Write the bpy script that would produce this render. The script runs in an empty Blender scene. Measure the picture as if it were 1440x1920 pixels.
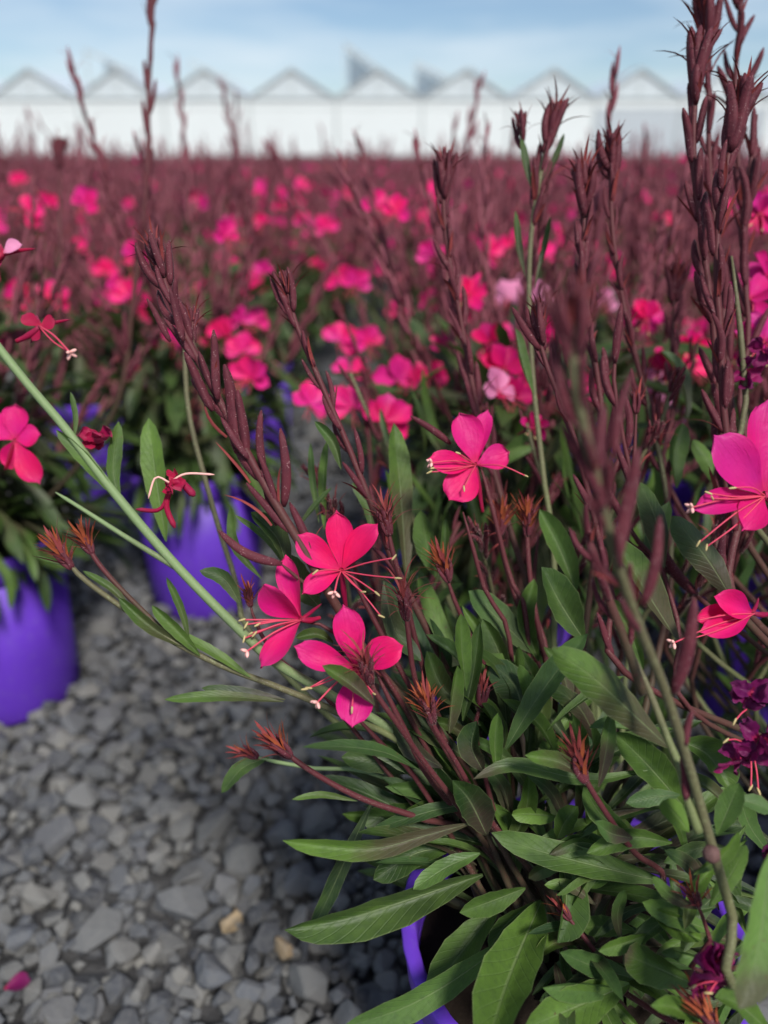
import bpy, bmesh, math, random
import numpy as np
from mathutils import Vector, Matrix, noise as mnoise

# ------------------------------------------------------------------ camera, sky, sun, exposure
sc = bpy.context.scene
F, CX, CY = 1450.0, 720.0, 960.0                 # focal length and centre in photograph pixels
PITCH = math.atan((960 - 300) / F)
CAM = Vector((0, 0, 0.69))
FWD = Vector((0, math.cos(PITCH), -math.sin(PITCH)))
UP = Vector((0, math.sin(PITCH), math.cos(PITCH)))
RT = Vector((1, 0, 0))
cd = bpy.data.cameras.new('camera'); cam = bpy.data.objects.new('camera', cd)
sc.collection.objects.link(cam); sc.camera = cam
cam.location = CAM; cam.rotation_euler = (math.pi / 2 - PITCH, 0, 0)
cd.sensor_fit = 'HORIZONTAL'; cd.sensor_width = 36.0; cd.lens = 36.0 * F / 1440.0
cd.clip_start = 0.01; cd.clip_end = 500
cd.dof.use_dof = True; cd.dof.focus_distance = 0.435; cd.dof.aperture_fstop = 4.8
cd.dof.aperture_blades = 0

SUN_EL, SUN_AZ = math.radians(50), math.radians(156)   # azimuth clockwise from +Y (view direction)
w = bpy.data.worlds.new('World'); sc.world = w; w.use_nodes = True
nt = w.node_tree; nt.nodes.clear()
N = nt.nodes.new
out = N('ShaderNodeOutputWorld'); bg = N('ShaderNodeBackground'); sky = N('ShaderNodeTexSky')
sky.sky_type = 'NISHITA'; sky.sun_disc = False; sky.sun_elevation = SUN_EL; sky.sun_rotation = SUN_AZ
sky.air_density = 1.0; sky.dust_density = 0.35; sky.ozone_density = 3.0; sky.altitude = 50
tc = N('ShaderNodeTexCoord'); mp = N('ShaderNodeMapping'); mp.inputs['Scale'].default_value = (1.3, 1.3, 7)
cn = N('ShaderNodeTexNoise'); cn.inputs['Scale'].default_value = 2.1; cn.inputs['Detail'].default_value = 6
cr = N('ShaderNodeValToRGB'); cr.color_ramp.elements[0].position = 0.40; cr.color_ramp.elements[1].position = 0.72
mx = N('ShaderNodeMixRGB'); mx.inputs['Color2'].default_value = (7.4, 8.3, 9.0, 1)
ml = N('ShaderNodeMath'); ml.operation = 'MULTIPLY'; ml.inputs[1].default_value = 0.85
nt.links.new(tc.outputs['Generated'], mp.inputs['Vector']); nt.links.new(mp.outputs[0], cn.inputs['Vector'])
nt.links.new(cn.outputs['Fac'], cr.inputs['Fac']); nt.links.new(cr.outputs['Color'], ml.inputs[0])
nt.links.new(ml.outputs[0], mx.inputs['Fac']); nt.links.new(sky.outputs[0], mx.inputs['Color1'])
nt.links.new(mx.outputs[0], bg.inputs['Color']); bg.inputs['Strength'].default_value = 0.088
nt.links.new(bg.outputs[0], out.inputs['Surface'])
sl = bpy.data.lights.new('sun', 'SUN'); so = bpy.data.objects.new('sun', sl); sc.collection.objects.link(so)
sl.energy = 4.0; sl.angle = math.radians(11); sl.color = (1, 0.955, 0.89)
sdir = Vector((math.sin(SUN_AZ) * math.cos(SUN_EL), math.cos(SUN_AZ) * math.cos(SUN_EL), math.sin(SUN_EL)))
so.rotation_euler = sdir.to_track_quat('Z', 'Y').to_euler()
sc.view_settings.view_transform = 'Standard'; sc.view_settings.look = 'None'
sc.view_settings.exposure = 0.3; sc.view_settings.gamma = 1.0
sc.render.engine = 'CYCLES'
sc.cycles.max_bounces = 6; sc.cycles.transparent_max_bounces = 4
sc.cycles.use_denoising = True

R = random.Random(7)
COL = sc.collection

# ------------------------------------------------------------------ helpers
def P(x, y, d):
    return CAM + (FWD + RT * ((x - CX) / F) + UP * (-(y - CY) / F)) * d

def link(name, data, parent=None, color=None, mw=None):
    o = bpy.data.objects.new(name, data); COL.objects.link(o)
    if mw is not None:
        o.matrix_world = mw
    if parent is not None:
        o.parent = parent
        pm = PM.get(parent.name, Matrix.Identity(4))
        o.matrix_parent_inverse = pm
    if color is not None:
        o.color = color
    return o
PM = {}                                            # inverse world matrices of the parents that are not at the origin

def tag(o, label=None, cat=None, group=None, kind=None):
    if label: o['label'] = label
    if cat: o['category'] = cat
    if group: o['group'] = group
    if kind: o['kind'] = kind
    return o

def empty(name, loc, parent=None):
    o = bpy.data.objects.new(name, None); COL.objects.link(o); o.location = loc
    o.empty_display_size = 0.02
    PM[o.name] = Matrix.Translation(Vector(loc)).inverted()
    return o

def mesh(name, v, f, mats, mi=None, uv=None, smooth=True):
    me = bpy.data.meshes.new(name)
    me.from_pydata([tuple(p) for p in v], [], f)
    for m in (mats if isinstance(mats, (list, tuple)) else [mats]):
        me.materials.append(m)
    if mi is not None:
        me.polygons.foreach_set('material_index', np.asarray(mi, dtype=np.int32))
    if uv is not None:
        ul = me.uv_layers.new(name='UVMap')
        li = np.zeros(len(me.loops), dtype=np.int32); me.loops.foreach_get('vertex_index', li)
        ul.data.foreach_set('uv', np.asarray(uv, dtype=np.float32)[li].ravel())
    if smooth:
        me.polygons.foreach_set('use_smooth', np.ones(len(me.polygons), dtype=bool))
    me.update()
    return me

class MD:
    """verts, faces, material index, uv lists that can be appended with a transform"""
    def __init__(s): s.v = []; s.f = []; s.m = []; s.uv = []
    def add(s, v, f, m, uv=None, M=None):
        b = len(s.v)
        if M is not None:
            A = np.asarray(M)[:3]; v = np.asarray(v) @ A[:, :3].T + A[:, 3]
        s.v.extend([tuple(p) for p in v])
        s.f.extend([tuple(i + b for i in q) for q in f])
        s.m.extend([m] * len(f) if isinstance(m, int) else m)
        s.uv.extend(uv if uv is not None else [(0, 0.25)] * len(v))
        return s
    def addmd(s, o, M): return s.add(o.v, o.f, o.m, o.uv, M)
    def build(s, name, mats, smooth=True): return mesh(name, s.v, s.f, mats, s.m, s.uv, smooth)

def catmull(pts, n):
    pts = [Vector(p) for p in pts]
    if len(pts) == 2:
        return [pts[0].lerp(pts[1], i / (n - 1)) for i in range(n)]
    q = [pts[0] * 2 - pts[1]] + pts + [pts[-1] * 2 - pts[-2]]
    m = len(pts) - 1; res = []
    for i in range(n):
        t = i / (n - 1) * m; k = min(int(t), m - 1); u = t - k
        a, b, c, d = q[k:k + 4]
        res.append(0.5 * (2 * b + (c - a) * u + (2 * a - 5 * b + 4 * c - d) * u * u + (3 * b - a - 3 * c + d) * u ** 3))
    # even spacing by length
    L = [0]
    for i in range(1, n): L.append(L[-1] + (res[i] - res[i - 1]).length)
    o = []; k = 0
    for i in range(n):
        s = L[-1] * i / (n - 1)
        while k < n - 2 and L[k + 1] < s: k += 1
        u = (s - L[k]) / max(L[k + 1] - L[k], 1e-9)
        o.append(res[k].lerp(res[k + 1], min(max(u, 0), 1)))
    return o

def tube(path, radii, sides=7, cap=True):
    n = len(path); v = []; f = []; uv = []
    t0 = (path[1] - path[0]).normalized()
    nn = t0.orthogonal().normalized()
    for i, p in enumerate(path):
        t = (path[min(i + 1, n - 1)] - path[max(i - 1, 0)]).normalized()
        nn = (nn - t * nn.dot(t)).normalized(); bb = t.cross(nn)
        for k in range(sides):
            a = 2 * math.pi * k / sides
            v.append(p + (nn * math.cos(a) + bb * math.sin(a)) * radii[i]); uv.append((i / (n - 1), k / sides))
    for i in range(n - 1):
        for k in range(sides):
            k2 = (k + 1) % sides
            f.append((i * sides + k, i * sides + k2, (i + 1) * sides + k2, (i + 1) * sides + k))
    if cap:
        f.append(tuple(range(sides - 1, -1, -1))); f.append(tuple((n - 1) * sides + k for k in range(sides)))
    return v, f, uv

def frame(pos, z, x_hint, s=1.0, sx=1.0):
    z = z.normalized(); x = x_hint - z * x_hint.dot(z)
    if x.length < 1e-6: x = z.orthogonal()
    x.normalize(); y = z.cross(x)
    M = Matrix(((x.x * s * sx, y.x * s * sx, z.x * s, pos.x), (x.y * s * sx, y.y * s * sx, z.y * s, pos.y),
                (x.z * s * sx, y.z * s * sx, z.z * s, pos.z), (0, 0, 0, 1)))
    return M

# ------------------------------------------------------------------ materials
def newmat(name):
    m = bpy.data.materials.new(name); m.use_nodes = True
    t = m.node_tree; t.nodes.clear()
    return m, t
def nd(t, typ, **kw):
    n = t.nodes.new(typ)
    for k, v in kw.items():
        if k in ('operation', 'blend_type', 'data_type', 'wave_type', 'bands_direction', 'feature', 'distance', 'use_clamp', 'interpolation_type'):
            setattr(n, k, v)
        else:
            n.inputs[k].default_value = v
    return n
def math_(t, op, a, b=None, c=None, clamp=False):
    n = t.nodes.new('ShaderNodeMath'); n.operation = op; n.use_clamp = clamp
    for i, x in enumerate((a, b, c)):
        if x is None: continue
        if isinstance(x, (int, float)): n.inputs[i].default_value = x
        else: t.links.new(x, n.inputs[i])
    return n.outputs[0]
def mix(t, fac, a, b, blend='MIX'):
    n = t.nodes.new('ShaderNodeMixRGB'); n.blend_type = blend
    for i, x in enumerate((fac, a, b)):
        if isinstance(x, (int, float)): n.inputs[i].default_value = x
        elif isinstance(x, tuple): n.inputs[i].default_value = (*x, 1) if len(x) == 3 else x
        else: t.links.new(x, n.inputs[i])
    return n.outputs[0]
def ramp01(t, x, lo, hi):
    n = t.nodes.new('ShaderNodeMapRange'); n.interpolation_type = 'SMOOTHSTEP'
    n.inputs[1].default_value = lo; n.inputs[2].default_value = hi; n.inputs[3].default_value = 0; n.inputs[4].default_value = 1
    t.links.new(x, n.inputs[0]); return n.outputs[0]
def noise(t, scale, detail=3, rough=0.55, coord='Object', vec=None):
    n = nd(t, 'ShaderNodeTexNoise', Scale=scale, Detail=detail, Roughness=rough)
    if vec is None:
        c = t.nodes.new('ShaderNodeTexCoord'); vec = c.outputs[coord]
    t.links.new(vec, n.inputs['Vector']); return n.outputs['Fac']
def geo_pos(t): return t.nodes.new('ShaderNodeNewGeometry').outputs['Position']
def finish(t, col, rough=0.5, spec=0.3, trans=0.0, tcol=None, bump=None, bstr=0.2, bdist=0.001, sheen=0):
    p = nd(t, 'ShaderNodeBsdfPrincipled'); p.inputs['Specular IOR Level'].default_value = spec
    if isinstance(rough, (int, float)): p.inputs['Roughness'].default_value = rough
    else: t.links.new(rough, p.inputs['Roughness'])
    if sheen: p.inputs['Sheen Weight'].default_value = sheen; p.inputs['Sheen Roughness'].default_value = 0.4
    if isinstance(col, tuple): p.inputs['Base Color'].default_value = (*col, 1)
    else: t.links.new(col, p.inputs['Base Color'])
    if bump is not None:
        b = nd(t, 'ShaderNodeBump', Strength=bstr, Distance=bdist); t.links.new(bump, b.inputs['Height']); t.links.new(b.outputs[0], p.inputs['Normal'])
    o = t.nodes.new('ShaderNodeOutputMaterial'); sh = p.outputs[0]
    if trans:
        tr = t.nodes.new('ShaderNodeBsdfTranslucent')
        c = tcol if tcol is not None else col
        if isinstance(c, tuple): tr.inputs['Color'].default_value = (*c, 1)
        else: t.links.new(c, tr.inputs['Color'])
        m = nd(t, 'ShaderNodeMixShader', Fac=trans); t.links.new(sh, m.inputs[1]); t.links.new(tr.outputs[0], m.inputs[2]); sh = m.outputs[0]
    t.links.new(sh, o.inputs['Surface'])

def leaf_material(name, per_object=True):
    m, t = newmat(name)
    uvn = t.nodes.new('ShaderNodeUVMap'); uvn.uv_map = 'UVMap'
    sp = t.nodes.new('ShaderNodeSeparateXYZ'); t.links.new(uvn.outputs[0], sp.inputs[0])
    u, v = sp.outputs[0], sp.outputs[1]
    av = math_(t, 'ABSOLUTE', math_(t, 'SUBTRACT', v, 0.5))
    nz = noise(t, 45, 4, 0.6, vec=geo_pos(t)); nz2 = noise(t, 260, 3, 0.6, vec=geo_pos(t))
    if per_object:
        oi = t.nodes.new('ShaderNodeObjectInfo'); sr = t.nodes.new('ShaderNodeSeparateColor'); t.links.new(oi.outputs['Color'], sr.inputs[0])
        br, li, bt = sr.outputs[0], sr.outputs[1], sr.outputs[2]; rnd = oi.outputs['Random']
    else:
        vv = t.nodes.new('ShaderNodeValue'); vv.outputs[0].default_value = 0.22
        li = vv.outputs[0]; v3 = t.nodes.new('ShaderNodeValue'); v3.outputs[0].default_value = 0.6; br = v3.outputs[0]; v2 = t.nodes.new('ShaderNodeValue'); v2.outputs[0].default_value = 0.1; bt = v2.outputs[0]; rnd = nz
    l = math_(t, 'ADD', li, math_(t, 'MULTIPLY', math_(t, 'SUBTRACT', nz, 0.5), 0.8), clamp=True)
    c = mix(t, l, (0.011, 0.029, 0.007), (0.13, 0.235, 0.034))
    c = mix(t, math_(t, 'MULTIPLY', ramp01(t, rnd, 0.55, 1.0), 0.35), c, (0.05, 0.11, 0.045))          # greyer individuals
    # bronze flush from the leaf base and from the tip
    b1 = math_(t, 'MULTIPLY', br, ramp01(t, math_(t, 'ADD', math_(t, 'SUBTRACT', 0.62, u), math_(t, 'MULTIPLY', math_(t, 'SUBTRACT', nz, 0.5), 0.9)), -0.18, 0.28))
    b2 = math_(t, 'MULTIPLY', bt, ramp01(t, math_(t, 'ADD', math_(t, 'SUBTRACT', u, 0.72), math_(t, 'MULTIPLY', math_(t, 'SUBTRACT', nz, 0.5), 0.7)), -0.05, 0.2))
    bf = math_(t, 'MAXIMUM', b1, b2)
    c = mix(t, math_(t, 'MULTIPLY', bf, 0.9), c, (0.062, 0.03, 0.03))
    rib = math_(t, 'MULTIPLY', math_(t, 'SUBTRACT', 1.0, ramp01(t, av, 0.012, 0.045)), math_(t, 'SUBTRACT', 1.0, u))
    c = mix(t, math_(t, 'MULTIPLY', rib, 0.75), c, (0.19, 0.24, 0.11))
    vein = nd(t, 'ShaderNodeTexWave', Scale=1.0, Distortion=1.2, Detail=1.5); vein.bands_direction = 'X'
    cb = t.nodes.new('ShaderNodeCombineXYZ'); t.links.new(math_(t, 'SUBTRACT', math_(t, 'MULTIPLY', u, 3.6), math_(t, 'MULTIPLY', av, 1.6)), cb.inputs[0])
    t.links.new(cb.outputs[0], vein.inputs['Vector'])
    vn = ramp01(t, vein.outputs['Fac'], 0.9, 1.0)
    c = mix(t, math_(t, 'MULTIPLY', vn, 0.1), c, (0.15, 0.22, 0.09))
    c = mix(t, math_(t, 'MULTIPLY', ramp01(t, av, 0.465, 0.5), 0.55), c, (0.16, 0.2, 0.08))
    c = mix(t, math_(t, 'MULTIPLY', ramp01(t, nz2, 0.45, 0.75), 0.25), c, (0.02, 0.035, 0.02))
    vs = nd(t, 'ShaderNodeTexVoronoi', Scale=170.0); t.links.new(geo_pos(t), vs.inputs['Vector'])
    spot = math_(t, 'MULTIPLY', math_(t, 'SUBTRACT', 1.0, ramp01(t, vs.outputs['Distance'], 0.06, 0.16)), ramp01(t, nz, 0.56, 0.62))
    c = mix(t, math_(t, 'MULTIPLY', spot, 0.7), c, (0.09, 0.05, 0.025))
    hgt = math_(t, 'ADD', math_(t, 'ADD', math_(t, 'MULTIPLY', nz2, 0.5), math_(t, 'MULTIPLY', vn, -0.35)), math_(t, 'MULTIPLY', rib, -1.2))
    rg = math_(t, 'ADD', 0.42, math_(t, 'MULTIPLY', nz, 0.2))
    tc_ = mix(t, 0.5, c, (0.10, 0.19, 0.03), 'ADD')
    finish(t, c, rg, 0.4, 0.2, tc_, hgt, 0.5, 0.0012)
    return m

def petal_material(name, a, b, per_object=True, vein=True):
    m, t = newmat(name)
    nz = noise(t, 22, 2, 0.5, vec=geo_pos(t))
    f = nz
    if per_object:
        oi = t.nodes.new('ShaderNodeObjectInfo'); f = math_(t, 'ADD', math_(t, 'MULTIPLY', nz, 0.85), math_(t, 'MULTIPLY', oi.outputs['Random'], 0.2))
    c = mix(t, ramp01(t, f, 0.3, 0.75), a, b)
    bump = None
    if vein:
        uvn = t.nodes.new('ShaderNodeUVMap'); uvn.uv_map = 'UVMap'
        sp = t.nodes.new('ShaderNodeSeparateXYZ'); t.links.new(uvn.outputs[0], sp.inputs[0])
        u, v = sp.outputs[0], sp.outputs[1]
        wv = nd(t, 'ShaderNodeTexNoise', Scale=1.0, Detail=3)
        cb = t.nodes.new('ShaderNodeCombineXYZ'); t.links.new(math_(t, 'MULTIPLY', u, 3.0), cb.inputs[0]); t.links.new(math_(t, 'MULTIPLY', v, 34.0), cb.inputs[1])
        t.links.new(cb.outputs[0], wv.inputs['Vector'])
        vn = ramp01(t, wv.outputs['Fac'], 0.52, 0.68)
        c = mix(t, math_(t, 'MULTIPLY', vn, 0.32), c, tuple(x * 0.55 for x in a))
        c = mix(t, math_(t, 'MULTIPLY', ramp01(t, math_(t, 'ADD', u, math_(t, 'MULTIPLY', nz, 0.3)), 0.75, 1.2), 0.3), c, tuple(min(1, x * 1.15 + 0.05) for x in b))
        c = mix(t, math_(t, 'MULTIPLY', math_(t, 'SUBTRACT', 1.0, ramp01(t, u, 0.02, 0.22)), 0.45), c, (0.55, 0.02, 0.06))
        wr = noise(t, 190, 4, 0.65, vec=geo_pos(t))
        c = mix(t, math_(t, 'MULTIPLY', ramp01(t, wr, 0.45, 0.8), 0.18), c, tuple(x * 0.6 for x in b))
        bump = math_(t, 'ADD', vn, math_(t, 'MULTIPLY', wr, 2.5))
    finish(t, c, 0.48, 0.22, 0.3, c, bump, 0.35, 0.0006, sheen=0.05)
    return m

def bud_material(name, base, tip, speck=True):
    m, t = newmat(name)
    nz = noise(t, 120, 3, 0.6, vec=geo_pos(t))
    c = mix(t, nz, base, tip)
    if speck:
        sp = nd(t, 'ShaderNodeTexVoronoi', Scale=900.0); t.links.new(geo_pos(t), sp.inputs['Vector'])
        k = math_(t, 'MULTIPLY', math_(t, 'SUBTRACT', 1.0, ramp01(t, sp.outputs['Distance'], 0.12, 0.3)), ramp01(t, noise(t, 300, 2, vec=geo_pos(t)), 0.5, 0.62))
        c = mix(t, math_(t, 'MULTIPLY', k, 0.75), c, (0.42, 0.26, 0.26))
    nz2 = noise(t, 700, 3, 0.6, vec=geo_pos(t))
    finish(t, c, 0.62, 0.16, 0, None, nz2, 0.5, 0.0006, sheen=0.03)
    return m

def stem_material(name, a, b, c3):
    m, t = newmat(name)
    uvn = t.nodes.new('ShaderNodeUVMap'); uvn.uv_map = 'UVMap'
    sp = t.nodes.new('ShaderNodeSeparateXYZ'); t.links.new(uvn.outputs[0], sp.inputs[0])
    nz = noise(t, 30, 3, 0.6, vec=geo_pos(t)); nz2 = noise(t, 500, 3, 0.6, vec=geo_pos(t))
    f = ramp01(t, math_(t, 'ADD', sp.outputs[0], math_(t, 'MULTIPLY', math_(t, 'SUBTRACT', nz, 0.5), 0.7)), 0.25, 0.75)
    c = mix(t, f, a, b)
    c = mix(t, ramp01(t, nz2, 0.5, 0.75), c, c3)
    vo = nd(t, 'ShaderNodeTexVoronoi', Scale=1100.0); t.links.new(geo_pos(t), vo.inputs['Vector'])
    k = math_(t, 'MULTIPLY', math_(t, 'SUBTRACT', 1.0, ramp01(t, vo.outputs['Distance'], 0.1, 0.28)), ramp01(t, nz, 0.5, 0.6))
    c = mix(t, math_(t, 'MULTIPLY', k, 0.5), c, (0.4, 0.33, 0.28))
    finish(t, c, 0.58, 0.25, 0, None, nz2, 0.3, 0.0006, sheen=0.04)
    return m

def plain(name, col, rough=0.5, spec=0.3, var=0.25, scale=60, trans=0, bump=0.15):
    m, t = newmat(name)
    nz = noise(t, scale, 4, 0.6, vec=geo_pos(t))
    c = mix(t, nz, tuple(x * (1 - var) for x in col), tuple(min(1, x * (1 + var)) for x in col))
    finish(t, c, rough, spec, trans, c, nz, bump, 0.001)
    return m

M_leaf = leaf_material('leaf_green'); M_fleaf = leaf_material('leaf_field', False)
HOT, MAG = (0.80, 0.006, 0.105), (0.62, 0.008, 0.20)
M_petal = petal_material('petal_hot_pink', HOT, MAG)
M_fpetal = petal_material('petal_field', (0.82, 0.012, 0.13), (0.66, 0.02, 0.25), False, False)
M_pale = petal_material('petal_pale_pink', (0.8, 0.3, 0.5), (0.75, 0.2, 0.42))
M_mag = petal_material('petal_magenta', (0.66, 0.007, 0.15), (0.52, 0.012, 0.23))
M_wilt = petal_material('petal_wilted', (0.26, 0.008, 0.09), (0.11, 0.006, 0.075))
M_crim = petal_material('petal_crimson', (0.45, 0.008, 0.05), (0.3, 0.006, 0.06))
M_bud = bud_material('bud_maroon', (0.046, 0.010, 0.018), (0.135, 0.028, 0.038))
M_fbud = bud_material('bud_field', (0.15, 0.042, 0.060), (0.30, 0.088, 0.115), False)
M_bract = bud_material('bract_red', (0.13, 0.020, 0.024), (0.27, 0.055, 0.050), False)
M_orange = bud_material('bract_orange', (0.19, 0.028, 0.018), (0.36, 0.10, 0.035), False)
M_stem = stem_material('stem_maroon', (0.06, 0.045, 0.026), (0.085, 0.018, 0.023), (0.10, 0.035, 0.03))
M_gstem = stem_material('stem_green', (0.13, 0.17, 0.075), (0.17, 0.24, 0.105), (0.2, 0.25, 0.13))
M_ostem = stem_material('stem_olive', (0.13, 0.155, 0.06), (0.105, 0.095, 0.05), (0.17, 0.18, 0.09))
M_fil = plain('filament_pink', (0.55, 0.05, 0.1), 0.5, 0.3)
M_anther = plain('anther_cream', (0.45, 0.36, 0.17), 0.6, 0.2)
M_stig = plain('stigma_pink', (0.8, 0.42, 0.38), 0.5, 0.3)

def pot_material():
    m, t = newmat('pot_purple')
    nz = noise(t, 8, 4, 0.6, vec=geo_pos(t)); g = noise(t, 90, 4, 0.7, vec=geo_pos(t))
    c = mix(t, nz, (0.10, 0.028, 0.42), (0.135, 0.045, 0.50))
    sp = t.nodes.new('ShaderNodeSeparateXYZ'); t.links.new(geo_pos(t), sp.inputs[0])
    dust = math_(t, 'MULTIPLY', ramp01(t, g, 0.5, 0.8), 0.35)
    c = mix(t, dust, c, (0.17, 0.13, 0.3))
    finish(t, c, math_(t, 'ADD', 0.36, math_(t, 'MULTIPLY', g, 0.25)), 0.35, 0, None, g, 0.05, 0.001)
    return m
M_pot = pot_material()
M_soil = plain('soil_dark', (0.018, 0.013, 0.010), 0.9, 0.1, 0.5, 200, 0, 1.0)

def stone_material(name, cols, per_object):
    m, t = newmat(name)
    if per_object:
        r = t.nodes.new('ShaderNodeObjectInfo').outputs['Random']
    else:
        r = t.nodes.new('ShaderNodeNewGeometry').outputs['Random Per Island']
    cr = t.nodes.new('ShaderNodeValToRGB'); cr.color_ramp.interpolation = 'LINEAR'
    e = cr.color_ramp.elements
    for i, c in enumerate(cols):
        p = i / (len(cols) - 1)
        if i < 2: e[i].position = p; e[i].color = (*c, 1)
        else:
            k = e.new(p); k.color = (*c, 1)
    e[1].position = 1 / (len(cols) - 1)
    t.links.new(r, cr.inputs['Fac'])
    g = noise(t, 140, 5, 0.65, vec=geo_pos(t)); g2 = noise(t, 650, 4, 0.7, vec=geo_pos(t))
    c = mix(t, math_(t, 'MULTIPLY', ramp01(t, g, 0.35, 0.75), 0.5), cr.outputs['Color'], (0.155, 0.155, 0.15))
    c = mix(t, math_(t, 'MULTIPLY', ramp01(t, g2, 0.5, 0.8), 0.35), c, (0.042, 0.046, 0.057))
    finish(t, c, 0.78, 0.25, 0, None, math_(t, 'ADD', g, math_(t, 'MULTIPLY', g2, 0.4)), 0.7, 0.003)
    return m
GREYS = [(0.05, 0.052, 0.06), (0.080, 0.085, 0.096), (0.13, 0.128, 0.121), (0.092, 0.099, 0.114), (0.185, 0.18, 0.166), (0.09, 0.093, 0.105)]
M_stone = stone_material('stone_grey', GREYS, True); M_gravel = stone_material('gravel_grey', GREYS, False)
M_tan = stone_material('stone_tan', [(0.36, 0.22, 0.09), (0.3, 0.21, 0.12), (0.4, 0.3, 0.18)], True)

# ------------------------------------------------------------------ ground, gravel
def ground_mat():
    m, t = newmat('ground_gravel_fines')
    vo = nd(t, 'ShaderNodeTexVoronoi', Scale=42.0); t.links.new(geo_pos(t), vo.inputs['Vector'])
    g = noise(t, 60, 5, 0.7, vec=geo_pos(t))
    c = mix(t, vo.outputs['Color'], (0.035, 0.036, 0.042), (0.09, 0.09, 0.092))
    c = mix(t, g, c, (0.04, 0.04, 0.042))
    finish(t, c, 0.9, 0.2, 0, None, math_(t, 'ADD', g, vo.outputs['Distance']), 1.0, 0.01)
    return m
gv, gf = [], []
xs = [-300, -60, -12, -4, 0, 4, 12, 60, 300]; ys = [-60, -6, 0, 3, 8, 20, 60, 300]
for y in ys:
    for x in xs: gv.append((x, y, 0.0))
for j in range(len(ys) - 1):
    for i in range(len(xs) - 1):
        a = j * len(xs) + i; gf.append((a, a + 1, a + 1 + len(xs), a + len(xs)))
ground = tag(link('gravel_ground', mesh('gravel_ground', gv, gf, ground_mat(), smooth=False)), 'dark grey crushed stone ground under the pots', 'ground', kind='structure')

def stone_variant(seed):
    r = random.Random(seed); bm = bmesh.new()
    sx, sy, sz = r.uniform(0.8, 1.25), r.uniform(0.65, 1.0), r.uniform(0.55, 0.9)
    for _ in range(r.randint(12, 17)):
        d = Vector((r.gauss(0, 1), r.gauss(0, 1), r.gauss(0, 1))).normalized()
        k = r.uniform(0.82, 1.0)
        bm.verts.new((d.x * sx * k, d.y * sy * k, d.z * sz * k))
    res = bmesh.ops.convex_hull(bm, input=bm.verts)
    bmesh.ops.delete(bm, geom=[g for g in set(res['geom_interior'] + res['geom_unused']) if isinstance(g, bmesh.types.BMVert)], context='VERTS')
    v = np.array([x.co[:] for x in bm.verts]); bm.verts.index_update()
    f = [tuple(q.index for q in fa.verts) for fa in bm.faces]
    bm.free(); return v, f
SV = [stone_variant(i) for i in range(14)]
def stone_mesh(k, mat):
    v, f = SV[k]; bm = bmesh.new(); vs = [bm.verts.new(p) for p in v]
    for q in f: bm.faces.new([vs[i] for i in q])
    bmesh.ops.bevel(bm, geom=list(bm.edges), offset=0.05, segments=1, affect='EDGES')
    me = bpy.data.meshes.new('stone'); bm.to_mesh(me); bm.free(); me.materials.append(mat); return me
SM = [stone_mesh(k, M_stone) for k in range(14)]
ST = stone_mesh(3, M_tan)

def pix(p):
    q = Vector(p) - CAM; d = q.dot(FWD)
    return (CX + F * q.dot(RT) / d, CY - F * q.dot(UP) / d, d)

POTS_NEAR = {}                                   # filled below, read when stones are scattered
POT_XY = [(0.119, 0.338), (-0.53, 0.90), (-0.305, 1.165), (-0.33, 1.85), (0.15, 0.83)]
def scatter_stones():
    r = random.Random(3); cand = []
    def ok(x, y):
        return all((x - a) ** 2 + (y - b) ** 2 > 0.098 ** 2 for a, b in POT_XY)
    grid = {}
    def far_enough(x, y, rad, layer):
        c = 0.03; gx, gy = int(x // c), int(y // c)
        for i in range(gx - 2, gx + 3):
            for j in range(gy - 2, gy + 3):
                for (a, b, q) in grid.get((layer, i, j), ()):
                    if (a - x) ** 2 + (b - y) ** 2 < ((rad + q) * 0.72) ** 2: return False
        grid.setdefault((layer, gx, gy), []).append((x, y, rad)); return True
    for layer in range(3):
        for _ in range(15000):
            y = 0.22 + r.random() ** 1.25 * 2.5; half = 0.16 + 0.52 * y
            x = r.uniform(-half - 0.1, min(half, 0.35 + 0.2 * y))
            rad = min(0.023, max(0.006, r.lognormvariate(math.log(0.0135), 0.42)))
            if not ok(x, y) or not far_enough(x, y, rad, layer): continue
            cand.append((x, y, rad, layer))
    return cand
stones = scatter_stones()
items = []
for (x, y, rad, layer) in stones:
    k = R.randrange(14)
    rot = Matrix.Rotation(R.uniform(0, 6.28), 4, 'Z') @ Matrix.Rotation(R.gauss(0, 0.38), 4, 'X') @ Matrix.Rotation(R.gauss(0, 0.38), 4, 'Y')
    z = rad * 0.2 + 0.0075 * layer + 0.001
    px, py, d = pix((x, y, z))
    vis = (-40 < px < 820 and 1090 < py < 1960)
    score = rad / d * (1.4 if layer == 2 else 1.0 if layer == 1 else 0.45) if vis else -1
    items.append((score, k, Matrix.Translation((x, y, z)) @ rot @ Matrix.Scale(rad * 1.12, 4)))
items.sort(key=lambda a: -a[0])
for s, k, M in items[:296]:
    link('stone', SM[k], ground, None, M)
gm = MD()
for s, k, M in items[296:]:
    gm.add(SV[k][0], SV[k][1], 0, None, M)
tag(link('gravel', gm.build('gravel', [M_gravel], smooth=False)), 'loose grey crushed stone gravel between the purple pots', 'gravel', kind='stuff')
for (px, py, s, rz, lab) in ((437, 1728, 0.0165, 0.5, 'orange tan pebble'), (530, 1775, 0.0165, 2.2, 'pale tan pebble')):
    q = P(px, py, 1.0) - CAM; p = CAM + q * ((0.022 - CAM.z) / q.z)
    o = link('stone', ST, ground, None, Matrix.Translation(p) @ Matrix.Rotation(rz, 4, 'Z') @ Matrix.Rotation(0.3, 4, 'X') @ Matrix.Scale(s, 4)); o['label'] = lab

FALLEN = (8, 1855)
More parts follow.
